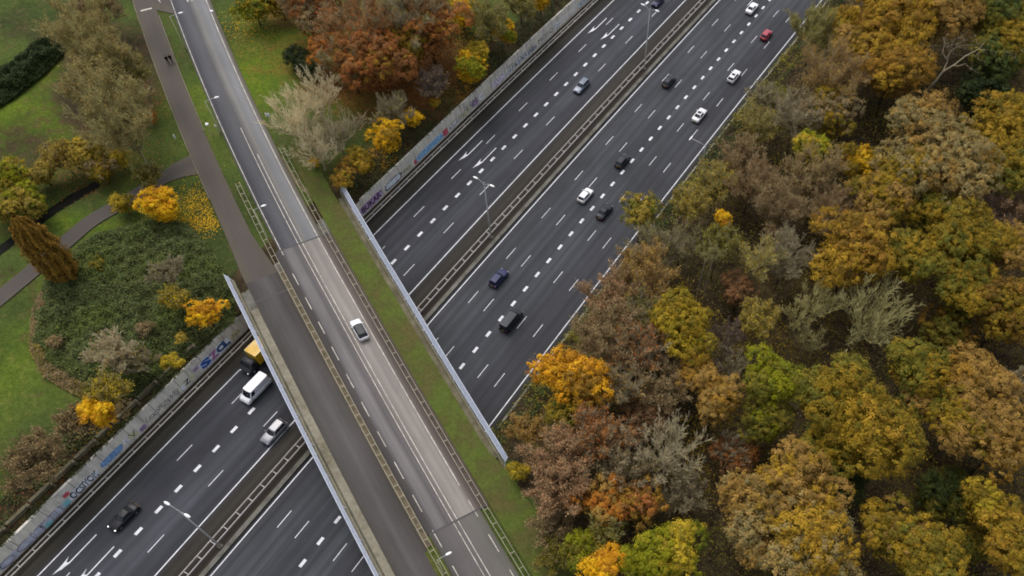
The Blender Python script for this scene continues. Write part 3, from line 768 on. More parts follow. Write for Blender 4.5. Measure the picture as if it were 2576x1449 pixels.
def wheel_parts(r, w):
    key = (r, w)
    if key not in wheel_mesh:
        t = MB(); n = 18
        prof = [(r * 0.62, -w / 2), (r * 0.95, -w / 2), (r, -w / 2 + 0.03), (r, w / 2 - 0.03), (r * 0.95, w / 2), (r * 0.62, w / 2)]
        for i in range(n):
            a = 2 * math.pi * i / n
            for (q, y) in prof: t.V.append((q * math.cos(a), y, q * math.sin(a)))
        k = len(prof)
        for i in range(n):
            for j in range(k - 1):
                t.F.append((i * k + j, i * k + j + 1, ((i + 1) % n) * k + j + 1, ((i + 1) % n) * k + j))
        d = MB()
        for s in (-1, 1):
            d.tube([(0, s * (w / 2 - 0.05), 0), (0, s * (w / 2 - 0.035), 0)], [r * 0.62, r * 0.60], n)
            for q in range(5):
                a = 2 * math.pi * q / 5; d.bar((0.04 * math.cos(a), s * (w / 2 - 0.02), 0.04 * math.sin(a)), (r * .58 * math.cos(a), s * (w / 2 - 0.025), r * .58 * math.sin(a)), 0.07, 0.03, (0, 1, 0))
        to = t.build("tyre", TYRE, smooth=True); do = d.build("rim", RIM)
        wheel_mesh[key] = (to.data, do.data); bpy.data.objects.remove(to); bpy.data.objects.remove(do)
    return wheel_mesh[key]
def add_wheel(root, x, y, r, w):
    tm, dmh = wheel_parts(r, w)
    t = bpy.data.objects.new("wheel", tm); C.objects.link(t); t.parent = root; t.location = (x, y, r)
    d = bpy.data.objects.new("rim", dmh); C.objects.link(d); d.parent = t
def loft(secs, cap=True):
    V, F = [], []; k = len(secs[0])
    for s in secs: V += s
    for i in range(len(secs) - 1):
        for j in range(k): F.append((i * k + j, i * k + (j + 1) % k, (i + 1) * k + (j + 1) % k, (i + 1) * k + j))
    if cap: F += [tuple(range(k))[::-1], tuple((len(secs) - 1) * k + j for j in range(k))]
    return V, F
KINDS = dict(
 sedan=dict(L=4.65, W=1.82, belt=0.93, roof=1.44, wb=0.80, wt=0.60, g=(-0.66, -0.36, 0.12, 0.42), pr=[(-1.0, .62, .80), (-.985, .84, .88), (-.93, .95, .94), (-.62, .98, 1), (0, .95, 1), (.42, .95, 1), (.72, .88, .985), (.88, .78, .95), (.97, .66, .86), (1, .52, .74)]),
 hatch=dict(L=4.1, W=1.77, belt=0.94, roof=1.47, wb=0.79, wt=0.61, g=(-0.93, -0.74, 0.14, 0.48), pr=[(-1.0, .60, .84), (-.985, .86, .91), (-.93, .95, .95), (-.62, .97, 1), (0, .95, 1), (.46, .95, 1), (.74, .88, .985), (.89, .78, .94), (.97, .66, .85), (1, .52, .73)]),
 estate=dict(L=4.65, W=1.82, belt=0.94, roof=1.48, wb=0.80, wt=0.62, g=(-0.95, -0.80, 0.10, 0.42), pr=[(-1.0, .62, .85), (-.985, .88, .92), (-.93, .96, .96), (-.62, .98, 1), (0, .95, 1), (.42, .95, 1), (.72, .88, .985), (.88, .78, .95), (.97, .66, .86), (1, .52, .74)]),
 suv=dict(L=4.5, W=1.86, belt=1.06, roof=1.66, wb=0.82, wt=0.65, g=(-0.93, -0.78, 0.10, 0.42), pr=[(-1.0, .68, .86), (-.985, .95, .92), (-.93, 1.08, .96), (-.62, 1.1, 1), (0, 1.08, 1), (.42, 1.07, 1), (.74, 1.0, .985), (.89, .92, .95), (.97, .78, .87), (1, .6, .76)]),
 van=dict(L=5.05, W=1.95, belt=1.12, roof=2.0, wb=0.90, wt=0.80, g=(-0.975, -0.95, 0.42, 0.70), pr=[(-1.0, .7, .92), (-.985, 1.05, .96), (-.93, 1.13, .98), (-.62, 1.14, 1), (0, 1.14, 1), (.66, 1.13, 1), (.84, 1.02, .98), (.93, .9, .94), (.98, .74, .86), (1, .56, .78)]),
 cargo=dict(L=5.5, W=2.0, belt=1.2, roof=2.35, wb=0.92, wt=0.82, g=(-0.978, -0.96, 0.50, 0.76), pr=[(-1.0, .7, .92), (-.985, 1.1, .96), (-.93, 1.2, .98), (-.62, 1.22, 1), (0, 1.22, 1), (.72, 1.2, 1), (.87, 1.08, .98), (.94, .95, .94), (.985, .76, .86), (1, .56, .78)]))
def make_car(kind, label, cat, pos, heading, col, name, roof_mat=None, lit=False, sunroof=False, metal=0.25, group="vehicles on the motorway", L=None):
    K = KINDS[kind]; L = L or K['L']; hw = K['W'] / 2; z0 = 0.24
    root = empty(name, pos, heading); tag(root, label, cat, group)
    pm_ = paint(name + "_paint", col, metal)
    secs = []
    for s, zt, wf in K['pr']:
        x = s * L / 2; w = hw * wf; lo = z0 + (0.12 if abs(s) > .95 else 0)
        half = [(w * .90, lo), (w * .985, lo + .12), (w, lo + (zt - lo) * .45), (w * .985, zt - .16), (w * .93, zt - .05), (w * .72, zt), (0, zt + .015)]
        ring = [(x, y, z) for y, z in half] + [(x, -y, z) for y, z in half[-2::-1]]
        secs.append(ring)
    V, F = loft(secs); body = mesh("body", V, F, pm_, root, smooth=True)
    xr, rxr, rxf, xf = [q * L / 2 for q in K['g']]; zb, zr = K['belt'] - .02, K['roof']; wb, wt = K['wb'], K['wt']
    # greenhouse: pillars and roof
    base = [(xf, 0), (xf - .13, wb * .78), (xf - .30, wb), (xr + .12, wb * .98), (xr, wb * .8), (xr, 0)]
    top = [(rxf, 0), (rxf - .06, wt * .82), (rxf - .16, wt), (rxr + .10, wt), (rxr, wt * .84), (rxr, 0)]
    def sym(p): return p + [(x, -y) for x, y in p[-2:0:-1]]
    b_, t_ = sym(base), sym(top); k = len(b_)
    V = [(x, y, zb) for x, y in b_] + [(x, y, zr - .05) for x, y in t_] + [(rxr + (x - rxr) * .93 + .03, y * .86, zr - 0.005) for x, y in t_] + [((rxf + rxr) / 2, 0, zr + .02)]
    F = []
    for lv in range(2):
        for j in range(k): F.append((lv * k + j, lv * k + (j + 1) % k, (lv + 1) * k + (j + 1) % k, (lv + 1) * k + j))
    for j in range(k): F.append((2 * k + j, 2 * k + (j + 1) % k, 3 * k))
    mesh("cabin", V, F, roof_mat or pm_, root, smooth=False)
    if roof_mat:
        rp = MB(); rp.add([(rxr + .02, -wt * .8, zr + .012), (rxr + .02, wt * .8, zr + .012), (rxf + .05, wt * .82, zr + .008), (rxf + .05, -wt * .82, zr + .008), ((rxf + rxr) / 2, 0, zr + .035)],
                         [(0, 1, 4), (1, 2, 4), (2, 3, 4), (3, 0, 4)]); rp.build("roof_panel", roof_mat, root, smooth=True)
    if sunroof:
        rp = MB(); c = rxr + (rxf - rxr) * .55; rp.box(c, 0, zr + .015, .72, .78, .03); rp.build("sunroof", GLASS, root)
    P = lambda p, z: np.array([p[0], p[1], z])
    def pane(name, a, b, c, d, s0, s1, t0, t1, push):
        """window in the quad a b (base) c d (top)"""
        q = []
        for s, t in ((s0, t0), (s1, t0), (s1, t1), (s0, t1)):
            lo = a + (b - a) * s; hi = d + (c - d) * s; q.append(lo + (hi - lo) * t + push)
        mm = MB(); mm.add(q, [(0, 1, 2, 3)]); return mm.build(name, GLASS, root)
    zt = zr - .05
    # windscreen and rear window, following the curved ends
    wsm = MB(); ids = [k - 2, k - 1, 0, 1, 2]
    for nm, seq, push in (("windscreen", [2, 1, 0, k - 1, k - 2], np.array([.018, 0, .014])), ("rear_window", [3, 4, 5, 6, 7], np.array([-.018, 0, .012]))):
        mm = MB(); q = []
        rearcargo = kind in ('cargo',) and nm == "rear_window"
        for i in seq:
            lo, hi = P(b_[i], zb), P(t_[i], zt)
            e = 0.88 if i in (2, k - 2, 3, 7) else 1.0
            for t in (0.10, 0.93):
                p = lo + (hi - lo) * t; p[1] *= e; 
                if e < 1: p[0] = p[0] * .6 + (P(b_[seq[1]], zb) + (P(t_[seq[1]], zt) - P(b_[seq[1]], zb)) * t)[0] * .4
                q.append(p + push)
        mm.add(q, [(2 * i, 2 * i + 2, 2 * i + 3, 2 * i + 1) for i in range(4)]); mm.build(nm, GLASS, root)
    for sgn in (1, -1):
        a = np.array([xr + .16, sgn * wb, zb]); b = np.array([xf - .30, sgn * wb, zb]); c = np.array([rxf - .16, sgn * wt, zt]); d = np.array([rxr + .12, sgn * wt, zt])
        push = np.array([0, sgn * .014, .006])
        if kind == 'cargo': pane("side_window", a, b, c, d, .80, .98, .12, .82, push)
        elif kind == 'van':
            pane("side_window", a, b, c, d, .02, .42, .12, .82, push); pane("side_window", a, b, c, d, .45, .72, .12, .82, push); pane("side_window", a, b, c, d, .75, .98, .12, .82, push)
        else:
            pane("side_window", a, b, c, d, .04, .47, .14, .88, push); pane("side_window", a, b, c, d, .50, .95, .14, .88, push)
        mr = MB(); mr.ell((xf - .34, sgn * (hw + .08), zb + .10), (.10, .12, .075), 8, 5); mr.build("mirror", pm_ if kind != 'cargo' else TRIM, root, smooth=True)
        hl = MB(); zl = K['pr'][-2][1] - .02
        hl.ell((L / 2 - .20, sgn * hw * .70, zl + .02), (.17, .17, .075), 8, 6); hl.build("headlight", HEAD_ON if lit else HEAD, root, smooth=True)
        tl = MB(); tl.box(-L / 2 + .055, sgn * hw * .76, K['pr'][1][1] - .10, .10, .26, .16); tl.build("tail_light", TAIL, root)
    gl = MB(); gl.box(L / 2 - .03, 0, .52, .07, hw * .9, .14); gl.build("grille", TRIM, root)
    npt = MB(); npt.box(-L / 2 - .005, 0, .66, .02, .5, .11); npt.build("number_plate", PLATE, root)
    un = MB(); un.box(0, 0, .26, L * .9, hw * 1.7, .12); un.build("underbody", TRIM, root)
    r = .33 if kind not in ('cargo', 'van') else .35
    for sx in (L * .305, -L * .285):
        for sy in (1, -1): add_wheel(root, sx, sy * (hw - .095), r, .22)
    return root
N_, S_ = math.pi / 2, -math.pi / 2
def on(px, py, z=0.75, dx=0, dy=0):
    p = at(px, py, z); return (float(p[0]) + dx, float(p[1]) + dy, 0.006)
BLK, NAVY, GRY = (0.012, 0.012, 0.015), (0.022, 0.026, 0.085), (0.10, 0.12, 0.17)
WHT = (0.78, 0.78, 0.80)
make_car('sedan', "black saloon with lit headlights near the double lamp at lower left", "car", on(310, 1299), S_, BLK, "saloon_car", lit=True, L=4.75)
make_car('suv', "silver-grey car close to the central reserve line, just left of the overpass", "car", on(689, 1086), S_, (0.22, 0.22, 0.24), "estate_car", metal=0.2, L=4.7)
make_car('cargo', "white delivery van following the yellow truck out from under the overpass", "van", on(640, 976, 1.25), S_, WHT, "delivery_van", metal=0)
make_car('estate', "blue-grey car alone on the far carriageway beyond the overpass", "car", on(1463, 215), S_, GRY, "estate_car", metal=0.25, L=4.8)
make_car('hatch', "dark blue car at the top edge beside the farthest double lamp", "car", on(1654.7, 2), S_, (0.035, 0.035, 0.08), "hatchback_car")
make_car('sedan', "plain white saloon at the top edge left of the red car", "car", on(1892, 19), N_, WHT, "saloon_car", metal=0)
make_car('hatch', "red hatchback, the only red car", "car", on(1928, 86), N_, (0.36, 0.022, 0.05), "hatchback_car", metal=0.1)
make_car('estate', "white estate with a dark roof panel, directly down the lane from the red car", "car", on(1847, 190), N_, WHT, "estate_car", sunroof=True, metal=0, L=4.6)
make_car('sedan', "white saloon with a square dark sunroof near the right edge lamp", "car", on(1759.7, 288), N_, WHT, "saloon_car", sunroof=True, metal=0)
make_car('hatch', "black hatchback squeezed between two lane dashes near the central reserve", "car", on(1683, 203), N_, (0.022, 0.024, 0.034), "hatchback_car", L=4.3)
make_car('hatch', "black car with pale bonnet ahead of the white hatchback", "car", on(1566, 403), N_, (0.024, 0.024, 0.032), "hatchback_car", L=4.25)
make_car('hatch', "white hatchback with plain white roof beside the row of white blocks", "car", on(1472.5, 490), N_, WHT, "hatchback_car", metal=0)
make_car('sedan', "black car just behind and right of the white hatchback", "car", on(1520.5, 530.7), N_, (0.014, 0.016, 0.024), "saloon_car", L=4.4)
make_car('estate', "deep blue car on the lane nearest the central reserve", "car", on(1254, 698), N_, NAVY, "estate_car", L=4.5)
make_car('van', "black van next to the row of white blocks near the overpass", "van", on(1285.5, 802.8, 1.0), N_, (0.016, 0.020, 0.028), "passenger_van", L=5.3)
p = at(904, 828, 6.9); 
make_car('hatch', "white car with black roof driving over the overpass", "car", (p[0], p[1], DECK + .006), math.pi + TH, WHT, "hatchback_car", roof_mat=BLACKROOF, metal=0, group="vehicles on the overpass", L=4.45)
# yellow box truck
def truck(pos, heading):
    root = empty("box_truck", pos, heading); tag(root, "yellow box truck with a dark grey cab coming out from under the overpass", "truck", "vehicles on the motorway")
    YEL = paint("truck_yellow", lin(232, 182, 34), 0, 0.5); CAB = paint("truck_cab_grey", (0.05, 0.052, 0.06), 0.2)
    b = MB(); b.box(-2.6, 0, 2.02, 6.0, 2.3, 2.55); bo = b.build("cargo_box", YEL, root)
    e = MB()
    for sy in (1, -1): e.box(-2.6, sy * 1.15, 3.31, 6.02, .06, .05)
    for sx in (.41, -5.61): e.box(sx, 0, 3.31, .06, 2.3, .05)
    e.build("box_trim", paint("truck_trim", lin(246, 224, 150), 0, .5), bo)
    secs = []
    for x, zt, w in ((0.75, 2.35, 1.02), (1.3, 2.42, 1.04), (1.75, 2.36, 1.04), (2.25, 1.55, 1.04), (2.75, 1.22, 1.0), (2.9, .85, .94)):
        half = [(w, .45), (w, zt * .55), (w * .98, zt - .12), (w * .86, zt), (0, zt + .02)]
        secs.append([(x, y, z) for y, z in half] + [(x, -y, z) for y, z in half[-2::-1]])
    V, F = loft(secs); cabm = mesh("cab", V, F, CAB, root, smooth=True)
    g = MB(); g.add([(1.80, -.9, 2.32), (1.80, .9, 2.32), (2.27, .95, 1.57), (2.27, -.95, 1.57)], [(0, 1, 2, 3)])
    gg = g.build("windscreen", GLASS, cabm); gg.location = (.03, 0, .03)
    for s in (1, -1):
        g = MB(); g.add([(1.0, s * 1.05, 1.45), (2.05, s * 1.05, 1.45), (1.75, s * 1.05, 2.1), (1.0, s * 1.05, 2.15)], [(0, 1, 2, 3)]); g.build("side_window", GLASS, cabm)
        m = MB(); m.box(2.0, s * 1.22, 1.75, .12, .2, .4); m.build("mirror", TRIM, cabm)
        h = MB(); h.ell((2.82, s * .75, .86), (.1, .16, .1), 8, 6); h.build("headlight", HEAD_ON, cabm, smooth=True)
    c = MB(); c.box(-1.4, 0, .62, 8.3, .9, .25); c.build("chassis", TRIM, root)
    for x in (1.85, -3.6):
        for s in (1, -1): add_wheel(root, x, s * .95, .42, .26)
pt = at(612, 934, 0.6)
truck((-84.3, 36.5, 0.006), S_)

# ------------------------------------------------------------------ lamps and signs
LG = "double-armed lamps on the central reserve"
def double_lamp(base, h, label):
    o = empty("street_lamp", base); tag(o, label, "street lamp", LG)
    p = MB(); p.tube([(0, 0, 0), (0, 0, 2), (0, 0, h)], [.15, .12, .075], 8); p.build("pole", POLE, o, smooth=True)
    f = MB(); f.box(0, 0, .1, .7, .7, .2); f.build("foot", CONC_M, o)
    for s in (1, -1):
        a = MB(); a.tube([(0, 0, h - .9), (s * .35, 0, h - .35), (s * .9, 0, h + .02), (s * 1.35, 0, h + .1)], [.055, .05, .045, .04], 6); a.build("arm", POLE, o, smooth=True)
        q = MB(); q.ell((s * 1.72, 0, h + .13), (.55, .2, .11), 10, 6); hd = q.build("lamp_head", WHITE, o, smooth=True)
def MP(x, y, z=0): return M(x, y, z)
double_lamp(M(-67.3, 8.87), 14.6, "double-armed lamp on the central reserve at lower left, nearest the black saloon")
double_lamp(M(-67.45, 80.53), 14.4, "double-armed lamp on the central reserve just beyond the overpass fence")
double_lamp(M(-67.5, 140.5), 14.8, "double-armed lamp on the central reserve at the top edge")
def single_lamp(base, h, dirv, arm, label, mat=POLE_G):
    o = empty("street_lamp", base); tag(o, label, "street lamp", "single-armed lamps along the local road")
    d = np.array(dirv) / np.linalg.norm(dirv)
    p = MB(); p.tube([(0, 0, 0), (0, 0, 1.5), (0, 0, h)], [.13, .11, .09], 8); p.build("pole", mat, o, smooth=True)
    a = MB(); a.tube([(0, 0, h - .04), tuple(d * arm * .5 + np.array([0, 0, h + .1])), tuple(d * arm + np.array([0, 0, h + .16]))], [.05, .045, .04], 6); a.build("arm", POLE, o, smooth=True)
    sd_ = np.array([-d[1], d[0], 0])
    q = MB(); q.ell(tuple(d * (arm + .38) + np.array([0, 0, h + .18])), (.5, .2, .11), 10, 6, [d, sd_, (0, 0, 1)]); q.build("lamp_head", WHITE, o, smooth=True)
for (px, py, lab) in ((468.3, 126.7, "single-armed lamp on the grass strip near the top edge, left of the road"), (556, 336.7, "single-armed lamp on the grass strip left of the road, above the guardrail's start")):
    b = at(px, py, 6.1); single_lamp((b[0], b[1], 6.05), 7.4, VD, 1.7, lab)
for (px, py, lab) in ((638.5, 528, "single-armed lamp rising from the guardrail just before the overpass"), (1100, 1409, "single-armed lamp beside the guardrail at the bottom edge")):
    t = at(px, py, 6.2 + 7.4); single_lamp((t[0], t[1], 6.2), 7.4, VD, 1.3, lab)
def edge_lamp():
    b = atx(1775, 366, -40.6); h = b[2] - 3.4
    o = empty("street_lamp", (b[0], b[1], 3.4)); tag(o, "single-armed lamp reaching from the forest edge over the right motorway shoulder", "street lamp")
    p = MB(); p.tube([(0, 0, 0), (0, 0, h * .5), (0, 0, h)], [.12, .1, .07], 8); p.build("pole", POLE, o, smooth=True)
    a = MB(); a.tube([(0, 0, h - .02), (-3.2, 0, h + .15)], [.07, .05], 6); a.build("arm", POLE, o, smooth=True)
    q = MB(); q.ell((-3.3, 0, h + .18), (.16, .85, .09), 10, 6); q.build("lamp_head", WHITE, o, smooth=True)
edge_lamp()
def globe_lamp(px, py, hh, label):
    t = at(px, py, 6 + hh); o = empty("path_lamp", (t[0], t[1], 6.0)); tag(o, label, "lamp post")
    p = MB(); p.tube([(0, 0, 0), (0, 0, hh)], [.07, .05], 8); p.build("pole", POLE_G, o, smooth=True)
    q = MB(); q.ell((0, 0, hh + .12), (.34, .34, .22), 12, 8); q.build("lamp_head", WHITE, o, smooth=True)
globe_lamp(533, 30, 4.2, "round white path lamp on the grass right of the road at the top")
globe_lamp(521, 314, 3.0, "round white path lamp beside the service road near the junction")
def sign(px, py, hh, label, w, hgt, yaw, name="road_sign"):
    t = at(px, py, 6 + hh); o = empty(name, (t[0], t[1], 6.0), yaw); tag(o, label, "sign")
    p = MB(); p.tube([(0, 0, 0), (0, 0, hh)], [.04, .04], 6); p.build("pole", POLE, o)
    q = MB(); q.box(.06, 0, hh - .1, .05, w, hgt); q.build("sign_board", WHITE, o)
sign(437, 342, 1.0, "small white marker board on the grass left of the service road", .35, .8, .4, "marker_board")
sign(672, 288, 2.4, "white road sign on the grass beside the pale bare tree", .8, .7, 2.1)
sign(400, 2, 1.6, "white street name sign where the side street meets the service road", 1.4, .3, 1.2)
sign(541, 316, 2.2, "thin traffic sign by the lamp on the grass strip", .4, .4, 2.2)

# ------------------------------------------------------------------ two people on the service road
CLOTH = plain("black_cloth", (0.006, 0.006, 0.007), 0.9, 0.1); SKIN = plain("skin", (0.42, 0.27, 0.2), 0.6, 0.3); HAIR = plain("dark_hair", (0.012, 0.009, 0.007), 0.8, 0.2)
def skin_obj(name, pts, edges, rad, mat, parent, root=0, sub=1):
    me = bpy.data.meshes.new(name); me.from_pydata(pts, edges, []); me.materials.append(mat)
    o = bpy.data.objects.new(name, me); C.objects.link(o); o.parent = parent
    sk = o.modifiers.new("skin", 'SKIN'); sk.use_smooth_shade = True
    if not me.skin_vertices: me.attributes.new if False else None
    for i, r in enumerate(rad):
        if me.skin_vertices: me.skin_vertices[0].data[i].radius = (r, r)
    if me.skin_vertices: me.skin_vertices[0].data[root].use_root = True
    sb = o.modifiers.new("sub", 'SUBSURF'); sb.levels = sub; sb.render_levels = sub
    return o
def person(px, py, yaw, label):
    b = at(px, py, 6.2); root = empty("person", (b[0], b[1], DECK - .02), yaw); tag(root, label, "person", "people walking on the service road")
    # joints, facing +x, mid-stride
    J = dict(pel=(0, 0, .95), sp=(0.02, 0, 1.18), ch=(.03, 0, 1.40), nk=(.04, 0, 1.52), hd=(.06, 0, 1.66), ht=(.05, 0, 1.78),
             sl=(.02, .19, 1.43), el=(-.06, .24, 1.15), wl=(.08, .24, .92), hl=(.13, .23, .84), sr=(.02, -.19, 1.43), er=(.03, -.24, 1.15), wr=(.22, -.22, .98), hr=(.28, -.21, .92),
             hpl=(.02, .10, .92), kl=(.20, .10, .52), al=(.16, .10, .10), tl=(.32, .10, .04), hpr=(-.02, -.10, .92), kr=(-.05, -.10, .50), ar=(-.32, -.10, .14), tr=(-.2, -.10, .03))
    ks = list(J); ix = {k: i for i, k in enumerate(ks)}
    E_ = [("pel", "sp"), ("sp", "ch"), ("ch", "nk"), ("nk", "hd"), ("hd", "ht"), ("ch", "sl"), ("sl", "el"), ("el", "wl"), ("wl", "hl"), ("ch", "sr"), ("sr", "er"), ("er", "wr"), ("wr", "hr"),
          ("pel", "hpl"), ("hpl", "kl"), ("kl", "al"), ("al", "tl"), ("pel", "hpr"), ("hpr", "kr"), ("kr", "ar"), ("ar", "tr")]
    R_ = dict(pel=.13, sp=.125, ch=.14, nk=.055, hd=.095, ht=.07, sl=.065, el=.045, wl=.03, hl=.035, sr=.065, er=.045, wr=.03, hr=.035, hpl=.085, kl=.058, al=.04, tl=.035, hpr=.085, kr=.058, ar=.04, tr=.035)
    skin_obj("body", [J[k] for k in ks], [(ix[a], ix[b]) for a, b in E_], [R_[k] for k in ks], SKIN, root)
    kj = ["pel", "sp", "ch", "sl", "el", "wl", "sr", "er", "wr"]; ej = [("pel", "sp"), ("sp", "ch"), ("ch", "sl"), ("sl", "el"), ("el", "wl"), ("ch", "sr"), ("sr", "er"), ("er", "wr")]
    skin_obj("jacket", [J[k] for k in kj], [(kj.index(a), kj.index(b)) for a, b in ej], [R_[k] * 1.25 + .02 for k in kj], CLOTH, root)
    kt = ["pel", "hpl", "kl", "al", "hpr", "kr", "ar"]; et = [("pel", "hpl"), ("hpl", "kl"), ("kl", "al"), ("pel", "hpr"), ("hpr", "kr"), ("kr", "ar")]
    skin_obj("trousers", [J[k] for k in kt], [(kt.index(a), kt.index(b)) for a, b in et], [R_[k] * 1.15 + .015 for k in kt], CLOTH, root)
    h = MB(); h.ell((.035, 0, 1.74), (.115, .10, .10), 10, 6); h.build("hair", HAIR, root, smooth=True)
    for s, q in ((1, (.24, .10, .05)), (-1, (-.26, -.10, .07))):
        sh_ = MB(); sh_.ell(q, (.15, .055, .05), 8, 5); sh_.build("shoe", TRIM, root, smooth=True)
person(424.5, 159, math.pi + TH, "person in black clothing walking on the service road, on the left of the pair")
person(433.5, 156, math.pi + TH, "person in black clothing walking on the service road, on the right near the grass strip")

# ------------------------------------------------------------------ vegetation
def pal(*cs): return np.array([lin(*c) for c in cs])
PAL = dict(
 gold=pal((170, 136, 40), (156, 122, 36), (180, 144, 46), (136, 110, 38)),
 amber=pal((156, 118, 42), (142, 108, 40), (166, 126, 46), (126, 98, 40)),
 olivegold=pal((150, 124, 34), (136, 114, 32), (160, 130, 36), (120, 106, 34)),
 olive=pal((126, 116, 40), (110, 106, 36), (138, 124, 42), (98, 98, 36)),
 tan=pal((162, 128, 64), (148, 116, 56), (170, 136, 66), (136, 110, 58)),
 tanlichen=pal((156, 136, 84), (148, 132, 84), (164, 138, 78), (134, 122, 78)),
 rust=pal((168, 106, 54), (152, 98, 54), (176, 116, 56), (142, 100, 58)),
 redbrown=pal((128, 94, 62), (116, 88, 60), (138, 100, 64), (104, 82, 56)),
 orange=pal((176, 112, 40), (162, 100, 38), (184, 122, 44), (148, 94, 38)),
 brown=pal((144, 122, 84), (132, 114, 78), (154, 130, 88), (118, 106, 76)),
 pinkbrown=pal((170, 132, 96), (156, 122, 90), (178, 138, 98), (138, 114, 86)),
 lime=pal((138, 136, 24), (124, 126, 24), (150, 146, 30), (106, 110, 28)),
 yellow=pal((228, 180, 26), (214, 164, 22), (236, 192, 40), (192, 146, 24)),
 orangeyellow=pal((224, 166, 32), (210, 150, 30), (230, 178, 44), (186, 132, 36)),
 yellowolive=pal((180, 156, 40), (164, 144, 40), (190, 162, 46), (142, 126, 40)),
 dullyellow=pal((168, 144, 56), (150, 132, 54), (176, 150, 58), (132, 118, 54)),
 green=pal((86, 96, 44), (74, 86, 38), (98, 106, 50), (64, 76, 36)),
 darkgreen=pal((58, 70, 34), (50, 62, 30), (70, 82, 42), (44, 54, 28)),
 ivy=pal((72, 84, 46), (62, 74, 42), (86, 94, 56), (96, 96, 52)),
 twig_grey=pal((160, 150, 120), (146, 136, 112), (170, 158, 126), (132, 124, 102)),
 twig_brown=pal((158, 138, 102), (146, 128, 96), (168, 146, 108), (132, 120, 92)),
 twig_olive=pal((158, 150, 102), (146, 140, 98), (170, 160, 108), (130, 124, 90)),
 twig_pale=pal((206, 194, 158), (194, 182, 148), (214, 200, 164), (176, 166, 138)),
 twig_purple=pal((122, 108, 98), (110, 96, 88), (130, 112, 98), (102, 90, 82)),
)
def rdir(r, n):
    v = r.normal(size=(n, 3)); return v / np.linalg.norm(v, axis=1, keepdims=True)
def leaf_quads(r, pos, nrm, size, cols, aspect=0.8):
    """one small leaf face at each pos, facing roughly along nrm"""
    n = len(pos); t = rdir(r, n); a = np.cross(nrm, t); a /= np.linalg.norm(a, axis=1, keepdims=True) + 1e-9
    b = np.cross(nrm, a); s = size * r.uniform(0.65, 1.3, (n, 1)) * 0.62
    a = a * s * aspect; b = b * s
    V = np.stack([pos - a - b * .55, pos + a - b * .55, pos + b], 1).reshape(-1, 3)
    return V.astype(np.float32), np.repeat(cols, 3, axis=0).astype(np.float32)
def crown_leaves(r, rx, ry, rz, palette, nclump, per, leaf, clump_r, lobes, mixw=None, low=-0.6, second=None, frac2=0.0):
    """leaf clumps over the lobes of a crown; all coordinates about the crown's centre"""
    lc = []; 
    ga = r.uniform(0, 6.28)
    for i in range(lobes):
        a = ga + i * 2.39996 + r.uniform(-.25, .25); q = math.sqrt((i + 0.4) / lobes) * 0.70 * r.uniform(.72, 1.22)
        if i > 2 and r.random() < .14: continue
        h = (1 - q * q) ** .5 * r.uniform(0.30, 0.62) - 0.08
        lc.append((math.cos(a) * q, math.sin(a) * q, h, r.uniform(0.30, 0.44) * (1.1 if lobes < 7 else 0.95)))
    lc = np.array(lc)
    pick = r.choice(len(lc), nclump, p=lc[:, 3] ** 2 / (lc[:, 3] ** 2).sum())
    d = rdir(r, nclump); d[:, 2] = np.where(d[:, 2] < low, -d[:, 2] * r.uniform(0, 1, nclump), d[:, 2])
    d /= np.linalg.norm(d, axis=1, keepdims=True)
    cc = lc[pick, :3] + d * lc[pick, 3:4] * r.uniform(0.84, 1.10, (nclump, 1))
    cc *= np.array([rx, ry, rz])
    # keep the clumps on the outside of the crown as a whole mostly
    lobecol = r.integers(0, len(palette), len(lc)); clumpcol = np.where(r.random(nclump) < 0.55, lobecol[pick], r.integers(0, len(palette), nclump))
    cl = palette[clumpcol] * r.uniform(0.78, 1.15, (nclump, 1))
    if second is not None:
        lob2 = r.random(len(lc)) < frac2
        sel = lob2[pick] | (r.random(nclump) < frac2 * .25)
        cl[sel] = second[r.integers(0, len(second), sel.sum())] * r.uniform(.85, 1.15, (sel.sum(), 1))
    idx = np.repeat(np.arange(nclump), per); n = len(idx)
    off = rdir(r, n); off[:, 2] = np.abs(off[:, 2]) * 0.9 - 0.15
    cr = clump_r * r.uniform(0.7, 1.25, nclump)
    stretch = np.exp(r.normal(0, .28, (nclump, 3)))
    pos = cc[idx] + off * stretch[idx] * cr[idx][:, None] * (r.random((n, 1)) ** 0.55) * np.where(r.random((n, 1)) < .16, 1.7, 1.0)
    nrm = off * 0.8 + d[idx] * 0.5 + np.array([0, 0, 0.4]) + rdir(r, n) * 0.42
    nrm /= np.linalg.norm(nrm, axis=1, keepdims=True)
    col = cl[idx] * np.exp(r.normal(0, 0.10, (n, 1))) * np.exp(r.normal(0, 0.03, (n, 3)))
    return leaf_quads(r, pos, nrm, leaf, np.clip(col, 0, 0.9))
